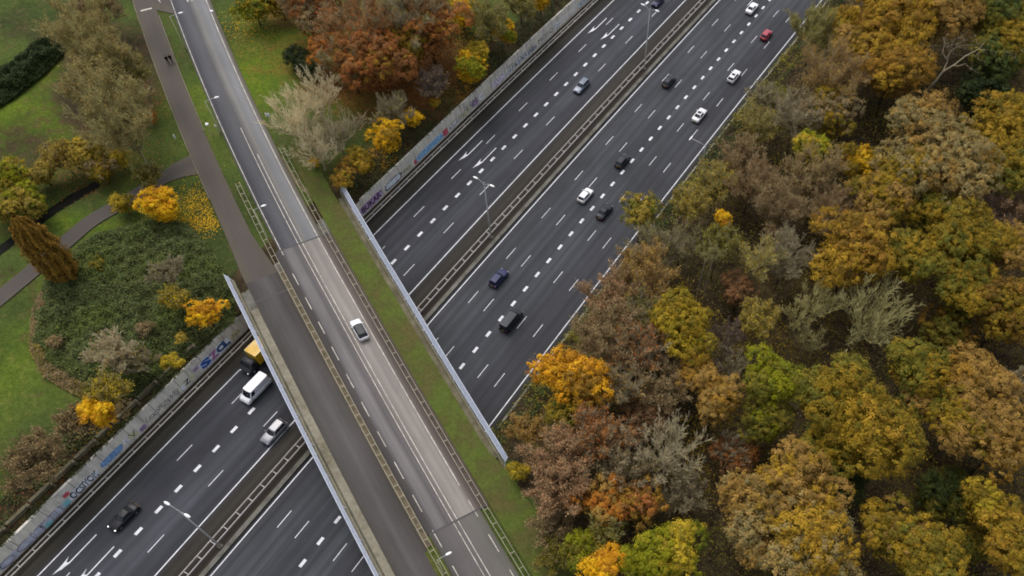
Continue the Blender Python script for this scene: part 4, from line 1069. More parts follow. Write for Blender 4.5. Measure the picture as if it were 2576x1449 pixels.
class Sticks:
    """tapered three-sided sticks: limbs, branches, twigs of ONE mesh"""
    def __init__(s): s.P, s.Q, s.R0, s.R1, s.Cc, s.TP, s.TQ, s.TW, s.TC = [], [], [], [], [], [], [], [], []
    def add(s, p, q, r0, r1, col):
        s.P.append(np.atleast_2d(p)); s.Q.append(np.atleast_2d(q)); n = len(s.P[-1])
        s.R0.append(np.broadcast_to(r0, (n,)).astype(float)); s.R1.append(np.broadcast_to(r1, (n,)).astype(float)); s.Cc.append(np.broadcast_to(col, (n, 3)))
    def addt(s, p, q, w, col):
        s.TP.append(np.atleast_2d(p)); s.TQ.append(np.atleast_2d(q)); n = len(s.TP[-1]); s.TW.append(np.broadcast_to(w, (n,)).astype(float)); s.TC.append(np.broadcast_to(col, (n, 3)))
    def slivers(s, r):
        P, Q, w, c = np.concatenate(s.TP), np.concatenate(s.TQ), np.concatenate(s.TW)[:, None], np.concatenate(s.TC)
        d = Q - P; d /= np.linalg.norm(d, axis=1, keepdims=True) + 1e-9; a = np.cross(d, rdir(r, len(P))); a /= np.linalg.norm(a, axis=1, keepdims=True) + 1e-9
        V = np.stack([P - a * w, P + a * w, Q], 1).reshape(-1, 3); return V.astype(np.float32), np.repeat(c, 3, axis=0).astype(np.float32)
    def geo(s, k=3):
        P, Q = np.concatenate(s.P), np.concatenate(s.Q); r0, r1, c = np.concatenate(s.R0), np.concatenate(s.R1), np.concatenate(s.Cc)
        d = Q - P; d /= np.linalg.norm(d, axis=1, keepdims=True) + 1e-9
        ref = np.where(np.abs(d[:, 2:3]) > .9, [[1, 0, 0]], [[0, 0, 1]]); a = np.cross(d, ref); a /= np.linalg.norm(a, axis=1, keepdims=True); b = np.cross(d, a)
        V = []
        for (C0, rr) in ((P, r0), (Q, r1)):
            for j in range(k):
                t = 2 * math.pi * j / k; V.append(C0 + (a * math.cos(t) + b * math.sin(t)) * rr[:, None])
        V = np.stack(V, 1); n = len(P); V = V.reshape(-1, 3); base = (np.arange(n) * 2 * k)[:, None]
        F = np.concatenate([base + np.array([[j, (j + 1) % k, k + (j + 1) % k, k + j]]) for j in range(k)])
        return V, F, np.repeat(c, 2 * k, axis=0)
def branchwork(r, rx, ry, rz, hz, cols, limbs=9, sub=6, twigs=9, spread=1.0, r0=0.16, tr=0.022, upright=0.35, fine=True, curve=.25, nf=4):
    """bare crown: limbs fan out from the fork (0,0,-hz) to the crown's outline; returns sticks geometry about the crown's centre"""
    S = Sticks(); o = np.array([0, 0, -hz])
    pc = lambda n: cols[r.integers(0, len(cols), n)] * r.uniform(.85, 1.12, (n, 1))
    tips = []
    ga = r.uniform(0, 6.28)
    for i in range(limbs):
        a = ga + i * 2.39996 + r.uniform(-.3, .3); q = math.sqrt((i + .5) / limbs) * r.uniform(.8, 1.0)
        e = np.array([math.cos(a) * q * rx, math.sin(a) * q * ry, rz * (math.sqrt(max(0, 1 - q * q)) * .9 - .15 + r.uniform(-.1, .1))])
        st = o + np.array([0, 0, r.uniform(0, hz * .55)]); m = st + (e - st) * .5 + np.array([math.cos(a) * rx * q * curve * .5, math.sin(a) * ry * q * curve * .5, -rz * .12]) + r.normal(0, .25, 3)
        n = 7; ts = np.linspace(0, 1, n)[:, None]; pts = (1 - ts) ** 2 * st + 2 * ts * (1 - ts) * m + ts ** 2 * e
        pts[1:-1] += r.normal(0, .12, (n - 2, 3))
        rad = r0 * (1 - ts[:, 0] * .85) * r.uniform(.7, 1.1)
        S.add(pts[:-1], pts[1:], rad[:-1], rad[1:], pc(n - 1))
        # branches
        kk = r.uniform(.22, 1.0, sub); b0 = np.array([pts[int(k * (n - 1))] + (pts[min(n - 1, int(k * (n - 1)) + 1)] - pts[int(k * (n - 1))]) * ((k * (n - 1)) % 1) for k in kk])
        ld = (e - st) / np.linalg.norm(e - st); L = np.array([rx, ry, rz]).mean() * r.uniform(.30, .55, (sub, 1)) * (1.15 - kk[:, None] * .45)
        bd = ld + rdir(r, sub) * .75 * spread + np.array([0, 0, upright]); bd /= np.linalg.norm(bd, axis=1, keepdims=True)
        bm = b0 + bd * L * .5 + r.normal(0, .12, (sub, 3)); b1 = b0 + bd * L + np.array([0, 0, .1]) * L
        rb = r0 * .34 * (1.1 - kk * .6)
        S.add(b0, bm, rb, rb * .6, pc(sub)); S.add(bm, b1, rb * .6, rb * .25, pc(sub))
        # twigs
        ti = np.repeat(np.arange(sub), twigs); t = r.uniform(.1, 1, (len(ti), 1))
        t0 = np.where(t < .5, b0[ti] + (bm[ti] - b0[ti]) * t * 2, bm[ti] + (b1[ti] - bm[ti]) * (t * 2 - 1))
        td = bd[ti] + rdir(r, len(ti)) * .85 + np.array([0, 0, upright]); td /= np.linalg.norm(td, axis=1, keepdims=True)
        tl = L[ti] * r.uniform(.3, .6, (len(ti), 1)); t1 = t0 + td * tl
        S.addt(t0, t1, tr, pc(len(ti))); tips.append(t1); tips.append(b1)
        if fine:
            fi = np.repeat(np.arange(len(ti)), nf); f0 = t0[fi] + (t1 - t0)[fi] * r.uniform(.2, 1, (len(fi), 1))
            fd = td[fi] + rdir(r, len(fi)) * .8 + np.array([0, 0, upright]); fd /= np.linalg.norm(fd, axis=1, keepdims=True)
            f1 = f0 + fd * tl[fi] * .55; S.addt(f0, f1, tr * .8, pc(len(fi))); tips.append(f1)
    return S.geo(), S.slivers(r), np.concatenate(tips)
def trunk_mesh(r, name, H, rad, mat, parent, limbs=0, spread=0, lean=(0, 0)):
    t = MB(); pts = [(0, 0, -.3)]; n = 5
    for i in range(1, n + 1): pts.append((lean[0] * i / n + r.normal(0, rad * .25), lean[1] * i / n + r.normal(0, rad * .25), H * i / n))
    t.tube(pts, [rad * 1.35] + [rad * (1 - .11 * i) for i in range(1, n + 1)], 8)
    for k in range(limbs):
        a = 2.4 * k + r.uniform(0, .5); p = np.array(pts[-1]) * r.uniform(.75, 1); e = p + np.array([math.cos(a) * spread, math.sin(a) * spread, spread * r.uniform(.5, 1.0)])
        m = (p + e) / 2 + np.array([0, 0, -spread * .1]); t.tube([p, m, e], [rad * .5, rad * .32, rad * .12], 6)
    return t.build(name, mat, parent, smooth=True)
TREES = []
def tree(kind, px, py, rp, hc, palette, label, name="autumn_tree", cat="tree", group=None, sq=1.0, flat_=0.8, dens=1.0, leaf=None, second=None, frac2=0.0, brk="dark", leaves=0, gz=6.0, tw="twig_grey", lobes=None, rpy=None, limbs=None, tint=1.0):
    seed = int(px * 7 + py * 13) % 100000; r = np.random.default_rng(seed)
    z = gz + hc; p = at(px, py, z); sx, sy = pxm(px, py, z)
    R = rp / (0.62 * sx + 0.38 * sy); sq = sq * r.uniform(.84, 1.18); R = R / sq ** .5; RY = R * sq
    root = empty(name, (p[0], p[1], gz - .1)); tag(root, label, cat, group)
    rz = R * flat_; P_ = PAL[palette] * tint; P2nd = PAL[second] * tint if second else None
    if kind == 'leafy':
        trunk_mesh(r, "trunk", hc * .85, .07 * R ** .7, BARK[brk], root, 5, R * .4)
        area = 2 * math.pi * R * R * .9; cr = 0.30 + 0.040 * R
        nc = int(area / (cr * cr * 2.2) * 1.35 * dens); lf = leaf or (0.19 + .006 * R)
        per = int(min(150, 9.0 * cr * cr / (lf * lf)))
        V, T = crown_leaves(r, R, RY, rz, P_, nc, per, lf, cr, lobes or int(6 + R * 1.3), second=P2nd, frac2=frac2)
        # inner leaves so that the crown is not hollow
        ni = int(nc * per * .10); q = rdir(r, ni) * (r.random((ni, 1)) ** .5) * .72 * np.array([R, RY, rz]); q[:, 2] = q[:, 2] * .8 - rz * .05
        V2, T2 = leaf_quads(r, q, rdir(r, ni), lf * 1.8, P_[r.integers(0, len(P_), ni)] * r.uniform(.8, 1.1, (ni, 1)))
        V = np.concatenate([V, V2]); T = np.concatenate([T, T2]); V = V + np.array([0, 0, hc + .1])
        mesh("crown", V, np.arange(len(V)).reshape(-1, 3), LEAF, root, tint=T)
    elif kind in ('bare', 'twiggy'):
        hz = min(hc * .75, rz * 1.1); lim = limbs or (10 if kind == 'bare' else 15)
        (V, F, T), (V3, T3), tips = branchwork(r, R, RY, rz, hz, P_, lim, 9 if kind == 'bare' else 12, 9 if kind == 'bare' else 12, r0=.05 + .016 * R, tr=.042 if kind == 'bare' else .05, upright=.5, nf=4 if kind == 'bare' else 6)
        trunk_mesh(r, "trunk", max(.6, hc - hz + .4), .05 + .022 * R, BARK[brk], root)
        V = V + np.array([0, 0, hc + .1]); mesh("branches", V, F, LEAF, root, tint=np.clip(T * dens * 1.3, 0, .9))
        V3 = V3 + np.array([0, 0, hc + .1]); mesh("twigs", V3, np.arange(len(V3)).reshape(-1, 3), LEAF, root, tint=np.clip(T3 * dens * 1.3, 0, .9))
        if leaves:
            P3 = PAL[second] * 1.2; n = int(leaves * 1.8); 
            base = tips[r.integers(0, len(tips), n // 5 + 1)]; pos = np.repeat(base, 5, 0)[:n] + r.normal(0, .22, (n, 3)) + np.array([0, 0, hc + .1])
            nn = rdir(r, n) + np.array([0, 0, .5]); nn /= np.linalg.norm(nn, axis=1, keepdims=True)
            V2, T2 = leaf_quads(r, pos, nn, leaf or .2, np.clip(P3[r.integers(0, len(P3), n)] * r.uniform(.75, 1.15, (n, 1)), 0, .9))
            mesh("crown", V2, np.arange(len(V2)).reshape(-1, 3), LEAF, root, tint=T2)
    elif kind == 'bush':
        trunk_mesh(r, "stems", hc * .6, .05, BARK[brk], root, 5, R * .4)
        cr = .35 + .06 * R; nc = int(2 * math.pi * R * R / (cr * cr * 2.2) * 1.5 * dens) + 8; lf = leaf or .19
        per = int(min(120, 8.5 * cr * cr / (lf * lf)))
        V, T = crown_leaves(r, R, RY, max(rz, hc * .8), P_, nc, per, lf, cr, lobes or 6, second=P2nd, frac2=frac2)
        V = V + np.array([0, 0, hc * .75]); mesh("crown", V, np.arange(len(V)).reshape(-1, 3), LEAF, root, tint=T)
    elif kind == 'column':
        Ht = rpy; trunk_mesh(r, "trunk", Ht * .6, .16, BARK[brk], root)
        n = 17000; h = r.random(n) ** .8; a = r.uniform(0, 6.28, n)
        prof = np.interp(h, [0, .08, .3, .6, .85, 1], [.35, .8, 1, .92, .6, .12]) * R
        ridge = 1 + .13 * np.sin(a * 9 + h * 6 + np.sin(h * 9)) + .07 * np.sin(a * 17 - h * 10)
        rad = prof * ridge * r.uniform(.86, 1.04, n)
        pos = np.stack([np.cos(a) * rad, np.sin(a) * rad, .3 + h * Ht], 1)
        nn = np.stack([np.cos(a), np.sin(a), np.full(n, .7)], 1) + rdir(r, n) * .5; nn /= np.linalg.norm(nn, axis=1, keepdims=True)
        col = P_[((np.sin(a * 9 + h * 6) > .2).astype(int) + r.integers(0, 3, n)) % len(P_)] * r.uniform(.8, 1.15, (n, 1))
        V, T = leaf_quads(r, pos, nn, .28, col); mesh("crown", V, np.arange(len(V)).reshape(-1, 3), LEAF, root, tint=T)
    return root
GF_ = "trees of the forest right of the motorway"
def E(kind, px, py, rp, hc, palette, label, **kw):
    kw.setdefault('group', GF_); k = 1.3 if kind == 'leafy' else 1.22
    if kind == 'bush': k = 1.1
    return tree(kind, px, py, rp * k, hc, palette, label, **kw)
# --- forest, upper right
E('leafy', 2240, 62, 84, 12, 'gold', "large golden-yellow oak at the top of the forest, above the dead pale branches", name="oak_tree", second='amber', frac2=.25)
E('leafy', 2362, 40, 70, 12, 'tan', "tan-orange oak at the top edge, right of the large golden oak", name="oak_tree", second='amber', frac2=.3)
E('leafy', 2246, 180, 70, 11, 'amber', "amber-orange oak just left of the dead pale branches", name="oak_tree", second='gold', frac2=.4)
E('leafy', 2150, 120, 46, 10, 'olivegold', "dull golden tree between the road edge and the large golden oak", second='tan', frac2=.4)
E('twiggy', 2048, 92, 52, 7, 'twig_olive', "grey-olive twiggy tree at the road edge near the red car", leaves=2600, second='olive')
E('leafy', 2118, 60, 34, 8, 'gold', "small golden tree tucked against the top of the forest's road edge", second='olivegold', frac2=.5)
E('twiggy', 2098, 205, 72, 9, 'twig_brown', "tree with thin salmon-tan leaves near the upper road edge", leaves=5200, second='tan')
E('leafy', 2085, 292, 60, 8, 'olivegold', "brownish ochre tree between the salmon-tan tree and the small yellow tree", second='brown', frac2=.5, dens=.75)
E('leafy', 2510, 40, 70, 11, 'olive', "olive-green tree in the top right corner", second='green', frac2=.5)
E('leafy', 2505, 150, 62, 9, 'green', "dark olive-green tree right of the dead pale branches", second='olive', frac2=.4)
E('leafy', 2440, 30, 40, 9, 'olivegold', "dull gold tree at the top edge between the tan oak and the olive corner tree", second='brown', frac2=.4)
E('leafy', 2556, 110, 50, 12, 'olivegold', "olive-gold tree cut by the right edge, below the top right corner")
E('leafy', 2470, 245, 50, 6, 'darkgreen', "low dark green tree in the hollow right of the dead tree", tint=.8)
E('leafy', 2535, 330, 82, 12, 'olivegold', "big golden-olive oak on the right edge below the dark hollow", name="oak_tree", second='gold', frac2=.35)
E('leafy', 2530, 440, 66, 11, 'olive', "olive oak on the right edge, under the big golden-olive one", name="oak_tree", second='olivegold', frac2=.4)
E('leafy', 2325, 330, 70, 13, 'tanlichen', "lichen-pale tan oak just below the foot of the dead white tree", name="oak_tree", second='tan', frac2=.3, dens=.8)
E('leafy', 2395, 440, 84, 13, 'tan', "broad pinkish-tan oak in the middle of the forest, right of the lichen-pale one", name="oak_tree", second='tanlichen', frac2=.5, dens=.85)
E('leafy', 2265, 440, 72, 12, 'tanlichen', "tan and olive-gold oak left of the broad pinkish-tan oak", name="oak_tree", second='olivegold', frac2=.4, dens=.85)
E('leafy', 2218, 520, 62, 11, 'olivegold', "ochre-brown oak below the lichen-pale tan oak", name="oak_tree", second='tan', frac2=.4)
E('leafy', 2345, 545, 62, 10, 'olive', "olive-brown oak below the broad pinkish-tan oak", name="oak_tree", second='olivegold', frac2=.5)
E('leafy', 2044, 384, 40, 10, 'yellowolive', "small bright yellow tree standing among grey twiggy trees", tint=1.1, second='lime', frac2=.3)
E('leafy', 2160, 412, 44, 9, 'yellow', "yellow tree just left of the lichen-pale tan oak", second='olivegold', frac2=.5, tint=.8)
E('twiggy', 2003, 305, 54, 8, 'twig_grey', "grey-brown twiggy tree above the small bright yellow tree", leaves=900, second='brown')
E('twiggy', 2045, 445, 62, 9, 'twig_brown', "brown twiggy tree directly below the small bright yellow tree", leaves=3200, second='tanlichen')
E('bush', 1965, 245, 26, 3, 'olive', "round olive bush near the road edge by the upper forest", name="bush", cat="bush")
E('twiggy', 1905, 330, 46, 5, 'twig_olive', "olive twiggy tree at the road edge above the single-armed lamp", leaves=1800, second='dullyellow')
E('twiggy', 1925, 262, 40, 5, 'twig_grey', "grey twiggy tree at the road edge beside the round olive bush", leaves=600, second='olive')
E('twiggy', 1858, 404, 48, 6, 'twig_brown', "brown twiggy tree behind the single-armed lamp", leaves=1600, second='brown')
E('twiggy', 1800, 470, 46, 6, 'twig_olive', "yellowish-olive twiggy tree at the road edge below the single-armed lamp", leaves=3000, second='dullyellow')
E('twiggy', 1890, 470, 60, 7, 'twig_brown', "wide brown twiggy tree in the thin wood right of the single-armed lamp", leaves=1500, second='redbrown')
E('twiggy', 1965, 520, 70, 8, 'twig_brown', "reddish-brown twiggy tree in the middle of the thin wood", leaves=2200, second='brown')
E('twiggy', 2090, 545, 66, 8, 'twig_brown', "dark brown twiggy tree left of the ochre-brown oak", leaves=1800, second='redbrown')
E('twiggy', 1735, 520, 42, 6, 'twig_olive', "yellow-olive feathery tree at the road edge next to dark shrubs", leaves=3600, second='dullyellow')
E('leafy', 1613, 540, 42, 7, 'dullyellow', "ochre tree leaning out over the motorway's edge line", second='olive', frac2=.5, dens=.8)
E('leafy', 1822, 553, 22, 7, 'yellow', "tiny yellow-orange crown among brown twiggy trees", second='orange', frac2=.3, tint=.85)
E('twiggy', 1808, 620, 42, 9, 'twig_olive', "tall feathery olive tree with white trunks below it", leaves=3000, second='olive', tint=1)
E('bare', 1905, 655, 50, 10, 'twig_olive', "pale yellow-green feathery bare tree in the thin wood", brk="olive", dens=1.25, leaves=800, second='dullyellow')
E('twiggy', 1975, 655, 62, 8, 'twig_grey', "grey twiggy tree left of the golden-orange oak", leaves=300, second='brown')
E('twiggy', 1655, 640, 58, 6, 'twig_grey', "grey-olive twiggy tree at the road edge below the ochre leaning tree", leaves=700, second='olive')
E('bare', 1715, 610, 48, 6, 'twig_grey', "small grey bare tree among dark shrubs right of the ochre leaning tree", leaves=300, second='olive')
# --- forest, middle
E('leafy', 2145, 640, 88, 13, 'gold', "bright golden-orange oak in the centre of the forest", name="oak_tree", second='amber', frac2=.4)
E('leafy', 2290, 655, 62, 12, 'olivegold', "olive-gold oak immediately right of the bright golden-orange oak", name="oak_tree", second='olive', frac2=.5)
E('leafy', 2425, 620, 78, 12, 'olivegold', "large olive-gold oak in the right middle of the forest", name="oak_tree", second='olive', frac2=.35)
E('leafy', 2420, 735, 62, 11, 'olive', "olive oak below the large olive-gold one in the right middle", name="oak_tree", second='olivegold', frac2=.5)
E('leafy', 2525, 625, 56, 12, 'tan', "tan-brown oak on the right edge beside the large olive-gold oak", name="oak_tree", second='olivegold', frac2=.3)
E('leafy', 2535, 790, 78, 10, 'amber', "deep amber oak on the right edge, half way down", name="oak_tree", second='olivegold', frac2=.35, tint=.82)
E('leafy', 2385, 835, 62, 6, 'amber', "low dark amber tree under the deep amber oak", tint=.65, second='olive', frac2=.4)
E('twiggy', 2480, 520, 56, 8, 'twig_purple', "purplish-brown twiggy tree in the gap on the right edge", leaves=2000, second='pinkbrown')
E('twiggy', 2556, 520, 46, 9, 'twig_brown', "pinkish-brown twiggy tree cut by the right edge", leaves=2400, second='pinkbrown')
E('bare', 2190, 800, 92, 10, 'twig_olive', "bare tree with radiating olive-green branches below the golden-orange oak", brk="olive", limbs=16, dens=1.15)
E('bare', 2058, 765, 48, 9, 'twig_olive', "small pale green bare tree left of the radiating olive one", brk="olive", dens=1.35, limbs=12)
E('bare', 2010, 795, 36, 8, 'twig_olive', "smallest pale green bare tree beside dark gaps", brk="olive", dens=1.2)
E('bare', 2030, 852, 40, 7, 'twig_olive', "thin bare tree above the lime-green oak", brk="grey", dens=1.0)
E('twiggy', 1901, 812, 44, 9, 'twig_olive', "narrow olive-yellow feathery tree right of the yellow-olive oak", leaves=4200, second='dullyellow')
E('leafy', 1858, 735, 40, 5, 'redbrown', "low red-brown beech in the shade behind white trunks", name="beech_tree", dens=.8)
E('bare', 1828, 850, 44, 7, 'twig_purple', "mauve-grey bare tree right of the yellow-olive oak", brk="grey", dens=1.15)
E('leafy', 1715, 800, 66, 11, 'yellowolive', "yellow-olive oak standing near the road in the middle of the forest edge", name="oak_tree", second='olivegold', frac2=.3, tint=.92)
E('leafy', 1735, 865, 50, 10, 'yellowolive', "second yellow-olive crown, lower right of the first", name="oak_tree", second='olivegold', frac2=.4, tint=.88)
E('twiggy', 1625, 705, 66, 8, 'twig_brown', "tree with sparse orange-tan leaves reaching toward the motorway", leaves=5600, second='tan')
E('twiggy', 1545, 770, 74, 7, 'twig_brown', "wide brown twiggy tree overhanging the motorway's right edge line", leaves=5200, second='pinkbrown')
E('twiggy', 1525, 855, 76, 8, 'twig_brown', "grey-brown twiggy tree below the wide brown one at the road edge", leaves=3200, second='brown')
E('twiggy', 1620, 800, 56, 8, 'twig_grey', "grey-green twiggy tree left of the yellow-olive oak", leaves=2200, second='olive')
E('twiggy', 1610, 890, 66, 8, 'twig_grey', "grey twiggy tree with rust leaves between the orange-yellow tree and yellow-olive oak", leaves=2400, second='rust')
E('leafy', 1745, 940, 46, 9, 'tan', "tan-gold crown directly below the yellow-olive oaks", name="oak_tree", second='amber', frac2=.4)
E('leafy', 1806, 1005, 60, 11, 'amber', "tan-orange oak left of the lime-green oak", name="oak_tree", second='tan', frac2=.6)
E('leafy', 1446, 955, 70, 9, 'orangeyellow', "brilliant orange-yellow maple at the forest edge near the overpass fence", name="maple_tree", second='amber', frac2=.25, sq=.85)
E('leafy', 1425, 1035, 48, 7, 'olivegold', "olive crown under the brilliant orange-yellow maple", second='olive', frac2=.5, dens=.8)
E('twiggy', 1560, 980, 56, 8, 'twig_grey', "grey bare-topped tree right of the brilliant orange-yellow maple", leaves=900, second='tan')
E('twiggy', 1660, 990, 60, 7, 'twig_brown', "brown twiggy tree left of the tan-orange oak", leaves=2400, second='brown')
E('leafy', 1620, 1060, 58, 5, 'redbrown', "dark red-brown low beech behind the white-grey bare tree", name="beech_tree", dens=.8)
E('bare', 1845, 925, 40, 7, 'twig_grey', "small grey bare tree left of the lime-green oak", leaves=0)
# --- forest, lower
E('leafy', 1935, 965, 66, 11, 'lime', "lime-green oak, the brightest green crown of the forest", name="oak_tree", second='olive', frac2=.3)
E('leafy', 1925, 1060, 56, 9, 'lime', "darker lime-olive crown below the bright lime-green oak", name="oak_tree", second='olive', frac2=.6, tint=.8)
E('leafy', 2105, 1010, 90, 14, 'olivegold', "huge golden-olive oak right of the lime-green oak, upper part of its pair", name="oak_tree", second='olive', frac2=.3)
E('leafy', 2190, 1110, 98, 13, 'olivegold', "huge golden-olive oak, lower of the pair in the lower forest", name="oak_tree", second='gold', frac2=.25)
E('leafy', 2075, 1125, 66, 11, 'olivegold', "golden-olive crown on the lower left of the huge oak pair", name="oak_tree", second='olive', frac2=.4)
E('leafy', 2300, 930, 62, 12, 'olivegold', "olive-gold oak below the radiating olive bare tree", name="oak_tree", second='olive', frac2=.4)
E('leafy', 2455, 965, 72, 12, 'tan', "tan-orange oak in the lower right, upper of three", name="oak_tree", second='amber', frac2=.4)
E('leafy', 2420, 1070, 78, 12, 'tan', "tan-brown oak in the lower right, left of the edge one", name="oak_tree", second='olivegold', frac2=.4)
E('leafy', 2530, 1110, 76, 12, 'amber', "brown-amber oak on the lower right edge", name="oak_tree", second='tan', frac2=.5, tint=.9)
E('twiggy', 2540, 985, 44, 9, 'twig_grey', "grey bare crown on the right edge among tan oaks", leaves=300, second='tan')
E('leafy', 2330, 1010, 56, 10, 'olive', "olive tree between the huge golden-olive oaks and tan-brown oaks", name="oak_tree", second='tan', frac2=.4)
E('leafy', 1990, 1240, 96, 13, 'tan', "large bronze-tan oak at the bottom of the forest, upper crown", name="oak_tree", second='gold', frac2=.25)
E('leafy', 1885, 1270, 80, 12, 'tan', "bronze-tan oak crown on the lower left of the large one", name="oak_tree", second='tanlichen', frac2=.35)
E('leafy', 2030, 1370, 110, 13, 'tanlichen', "largest bronze-tan oak crown on the bottom edge", name="oak_tree", second='gold', frac2=.35)
E('leafy', 1900, 1375, 60, 11, 'tan', "bronze-tan oak crown on the bottom edge beside the yellow-green maple", name="oak_tree", second='tanlichen', frac2=.4)
E('leafy', 2235, 1340, 74, 11, 'olivegold', "olive-gold oak on the bottom edge right of the bronze-tan oaks", name="oak_tree", second='tan', frac2=.3)
E('leafy', 2330, 1405, 80, 11, 'olivegold', "olive-gold oak in the bottom right, left of the dark gap", name="oak_tree", second='olive', frac2=.3)
E('leafy', 2480, 1280, 54, 10, 'olivegold', "olive-yellow oak right of the dark hollow in the lower right", name="oak_tree", second='yellowolive', frac2=.3)
E('leafy', 2545, 1385, 70, 12, 'gold', "golden oak in the bottom right corner", name="oak_tree", second='olivegold', frac2=.5, tint=.9)
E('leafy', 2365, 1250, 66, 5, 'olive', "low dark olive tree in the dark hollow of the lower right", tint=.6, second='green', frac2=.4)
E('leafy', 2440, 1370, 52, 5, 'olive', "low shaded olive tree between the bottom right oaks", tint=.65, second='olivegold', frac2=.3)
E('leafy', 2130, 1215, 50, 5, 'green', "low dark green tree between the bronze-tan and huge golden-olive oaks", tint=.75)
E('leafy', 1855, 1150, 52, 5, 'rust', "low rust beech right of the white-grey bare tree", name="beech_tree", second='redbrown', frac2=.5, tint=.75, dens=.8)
E('bare', 1680, 1140, 86, 9, 'twig_grey', "big white-grey bare tree with a fan of branches in the lower forest", brk="silver", limbs=18, dens=1.25)
E('bare', 1840, 1130, 46, 7, 'twig_grey', "thin white-trunked bare tree right of the rust beech", brk="silver")
E('twiggy', 1400, 1170, 72, 8, 'twig_brown', "pinkish-brown twiggy tree at the forest edge below the orange-yellow maple", leaves=6500, second='pinkbrown')
E('twiggy', 1405, 1245, 66, 7, 'twig_brown', "tan-brown twiggy tree at the forest edge beside the grass wedge", leaves=5200, second='pinkbrown')
E('twiggy', 1330, 1090, 40, 5, 'twig_brown', "orange-brown small tree beside the end of the overpass fence", leaves=3800, second='tan')
E('twiggy', 1500, 1105, 70, 8, 'twig_grey', "grey-brown twiggy tree with rust leaves left of the white-grey bare tree", leaves=3800, second='rust')
E('leafy', 1515, 1260, 60, 7, 'tan', "orange-tan tree in the lower forest edge, below the grey-brown twiggy tree", second='orange', frac2=.35, dens=.75)
E('leafy', 1608, 1270, 52, 7, 'amber', "rusty orange tree below the white-grey bare tree", second='rust', frac2=.5, dens=.75)
E('twiggy', 1570, 1190, 60, 7, 'twig_grey', "grey twiggy tree touching the left of the white-grey bare tree", leaves=1600, second='brown')
E('leafy', 1690, 1385, 80, 9, 'lime', "yellow-green maple on the bottom edge of the forest", name="maple_tree", second='yellowolive', frac2=.35)
E('leafy', 1610, 1420, 50, 8, 'lime', "yellow-green crown between the orange tree and yellow-green maple at the bottom", name="maple_tree", second='olive', frac2=.3)
E('leafy', 1515, 1425, 46, 9, 'orangeyellow', "flaming orange-yellow maple on the bottom edge", name="maple_tree", second='yellow', frac2=.4)
E('leafy', 1462, 1378, 44, 6, 'lime', "lime tree directly above and left of the flaming orange maple", second='olive', frac2=.4)
E('bare', 1523, 1335, 42, 7, 'twig_olive', "pale bare tree standing above the flaming orange maple", brk="pale", dens=1.2, leaves=500, second='olive')
E('twiggy', 1385, 1330, 50, 3, 'twig_brown', "dull brown thicket bush at the edge of the grass wedge", name="bush", cat="bush", leaves=4200, second='brown')
E('twiggy', 1400, 1400, 44, 3, 'twig_brown', "lower dull brown thicket bush near the bottom of the grass wedge", name="bush", cat="bush", leaves=3200, second='olive')
E('bush', 1303, 1188, 26, 2.4, 'yellowolive', "small yellow-green bush just past the end of the overpass fence", name="bush", cat="bush")
E('twiggy', 1715, 1250, 54, 6, 'twig_grey', "grey twiggy tree in the dark gap left of the bronze-tan oaks", leaves=700, second='brown')
def dead_tree():
    b = at(2322, 240, 6); root = empty("dead_tree", (b[0], b[1], 5.9)); tag(root, "dead leafless tree with thick forked white branches in the upper forest", "tree", GF_)
    S = Sticks(); col = np.array(lin(176, 160, 134)); L = lambda px, py, z: at(px, py, z) - np.array([b[0], b[1], 5.9])
    def limb(pts, r0, r1):
        for i in range(len(pts) - 1):
            a, c = r0 + (r1 - r0) * i / (len(pts) - 1), r0 + (r1 - r0) * (i + 1) / (len(pts) - 1); S.add(pts[i], pts[i + 1], a, c, col)
    trunk = [np.array([0, 0, -.2]), L(2348, 212, 12), L(2372, 180, 15)]
    fork = trunk[-1]; f2 = L(2398, 165, 16.5); f3 = L(2380, 148, 17)
    limb([fork, f2], .22, .19); limb([f2, L(2412, 166, 16.8), L(2428, 160, 17.5)], .14, .06)
    limb([f2, L(2430, 140, 18), L(2462, 124, 19), L(2478, 105, 20)], .17, .05); limb([L(2462, 124, 19), L(2490, 126, 19), L(2505, 132, 19)], .08, .03)
    limb([fork, L(2384, 152, 16.5), f3, L(2371, 132, 18), L(2376, 112, 19), L(2372, 92, 20)], .16, .04)
    limb([f3, L(2392, 128, 18.5), L(2408, 118, 19.5), L(2436, 112, 20)], .10, .03)
    r = np.random.default_rng(3)
    for k in range(90):
        i = r.integers(2, len(S.Q)); p = S.Q[i][0]; d = rdir(r, 1)[0] * np.array([1, 1, .4]) + np.array([.3, .1, .3]); q = p + d * r.uniform(.8, 2.2); S.add(p, q, .035, .012, col * .8)
        S.add(q, q + (d + rdir(r, 1)[0] * .6) * r.uniform(.4, 1.0), .018, .008, col * .75)
    V, F, T = S.geo(5); mesh("branches", V, F, LEAF, root, tint=T)
    t = MB(); t.tube(trunk, [.42, .32, .24], 8); t.build("trunk", BARK["pale"], root, smooth=True)
dead_tree()
for i, (px, py, lab) in enumerate(((1765, 770, "slim white trunk left of its twin in the shaded gap"), (1783, 772, "slim white trunk right of its twin in the shaded gap"))):
    E('bare', px + 12, py - 130, 24, 12, 'twig_olive', "slim white-trunked tree in the shaded gap, " + ("left" if i == 0 else "right") + " one of the two", brk="silver", limbs=6)

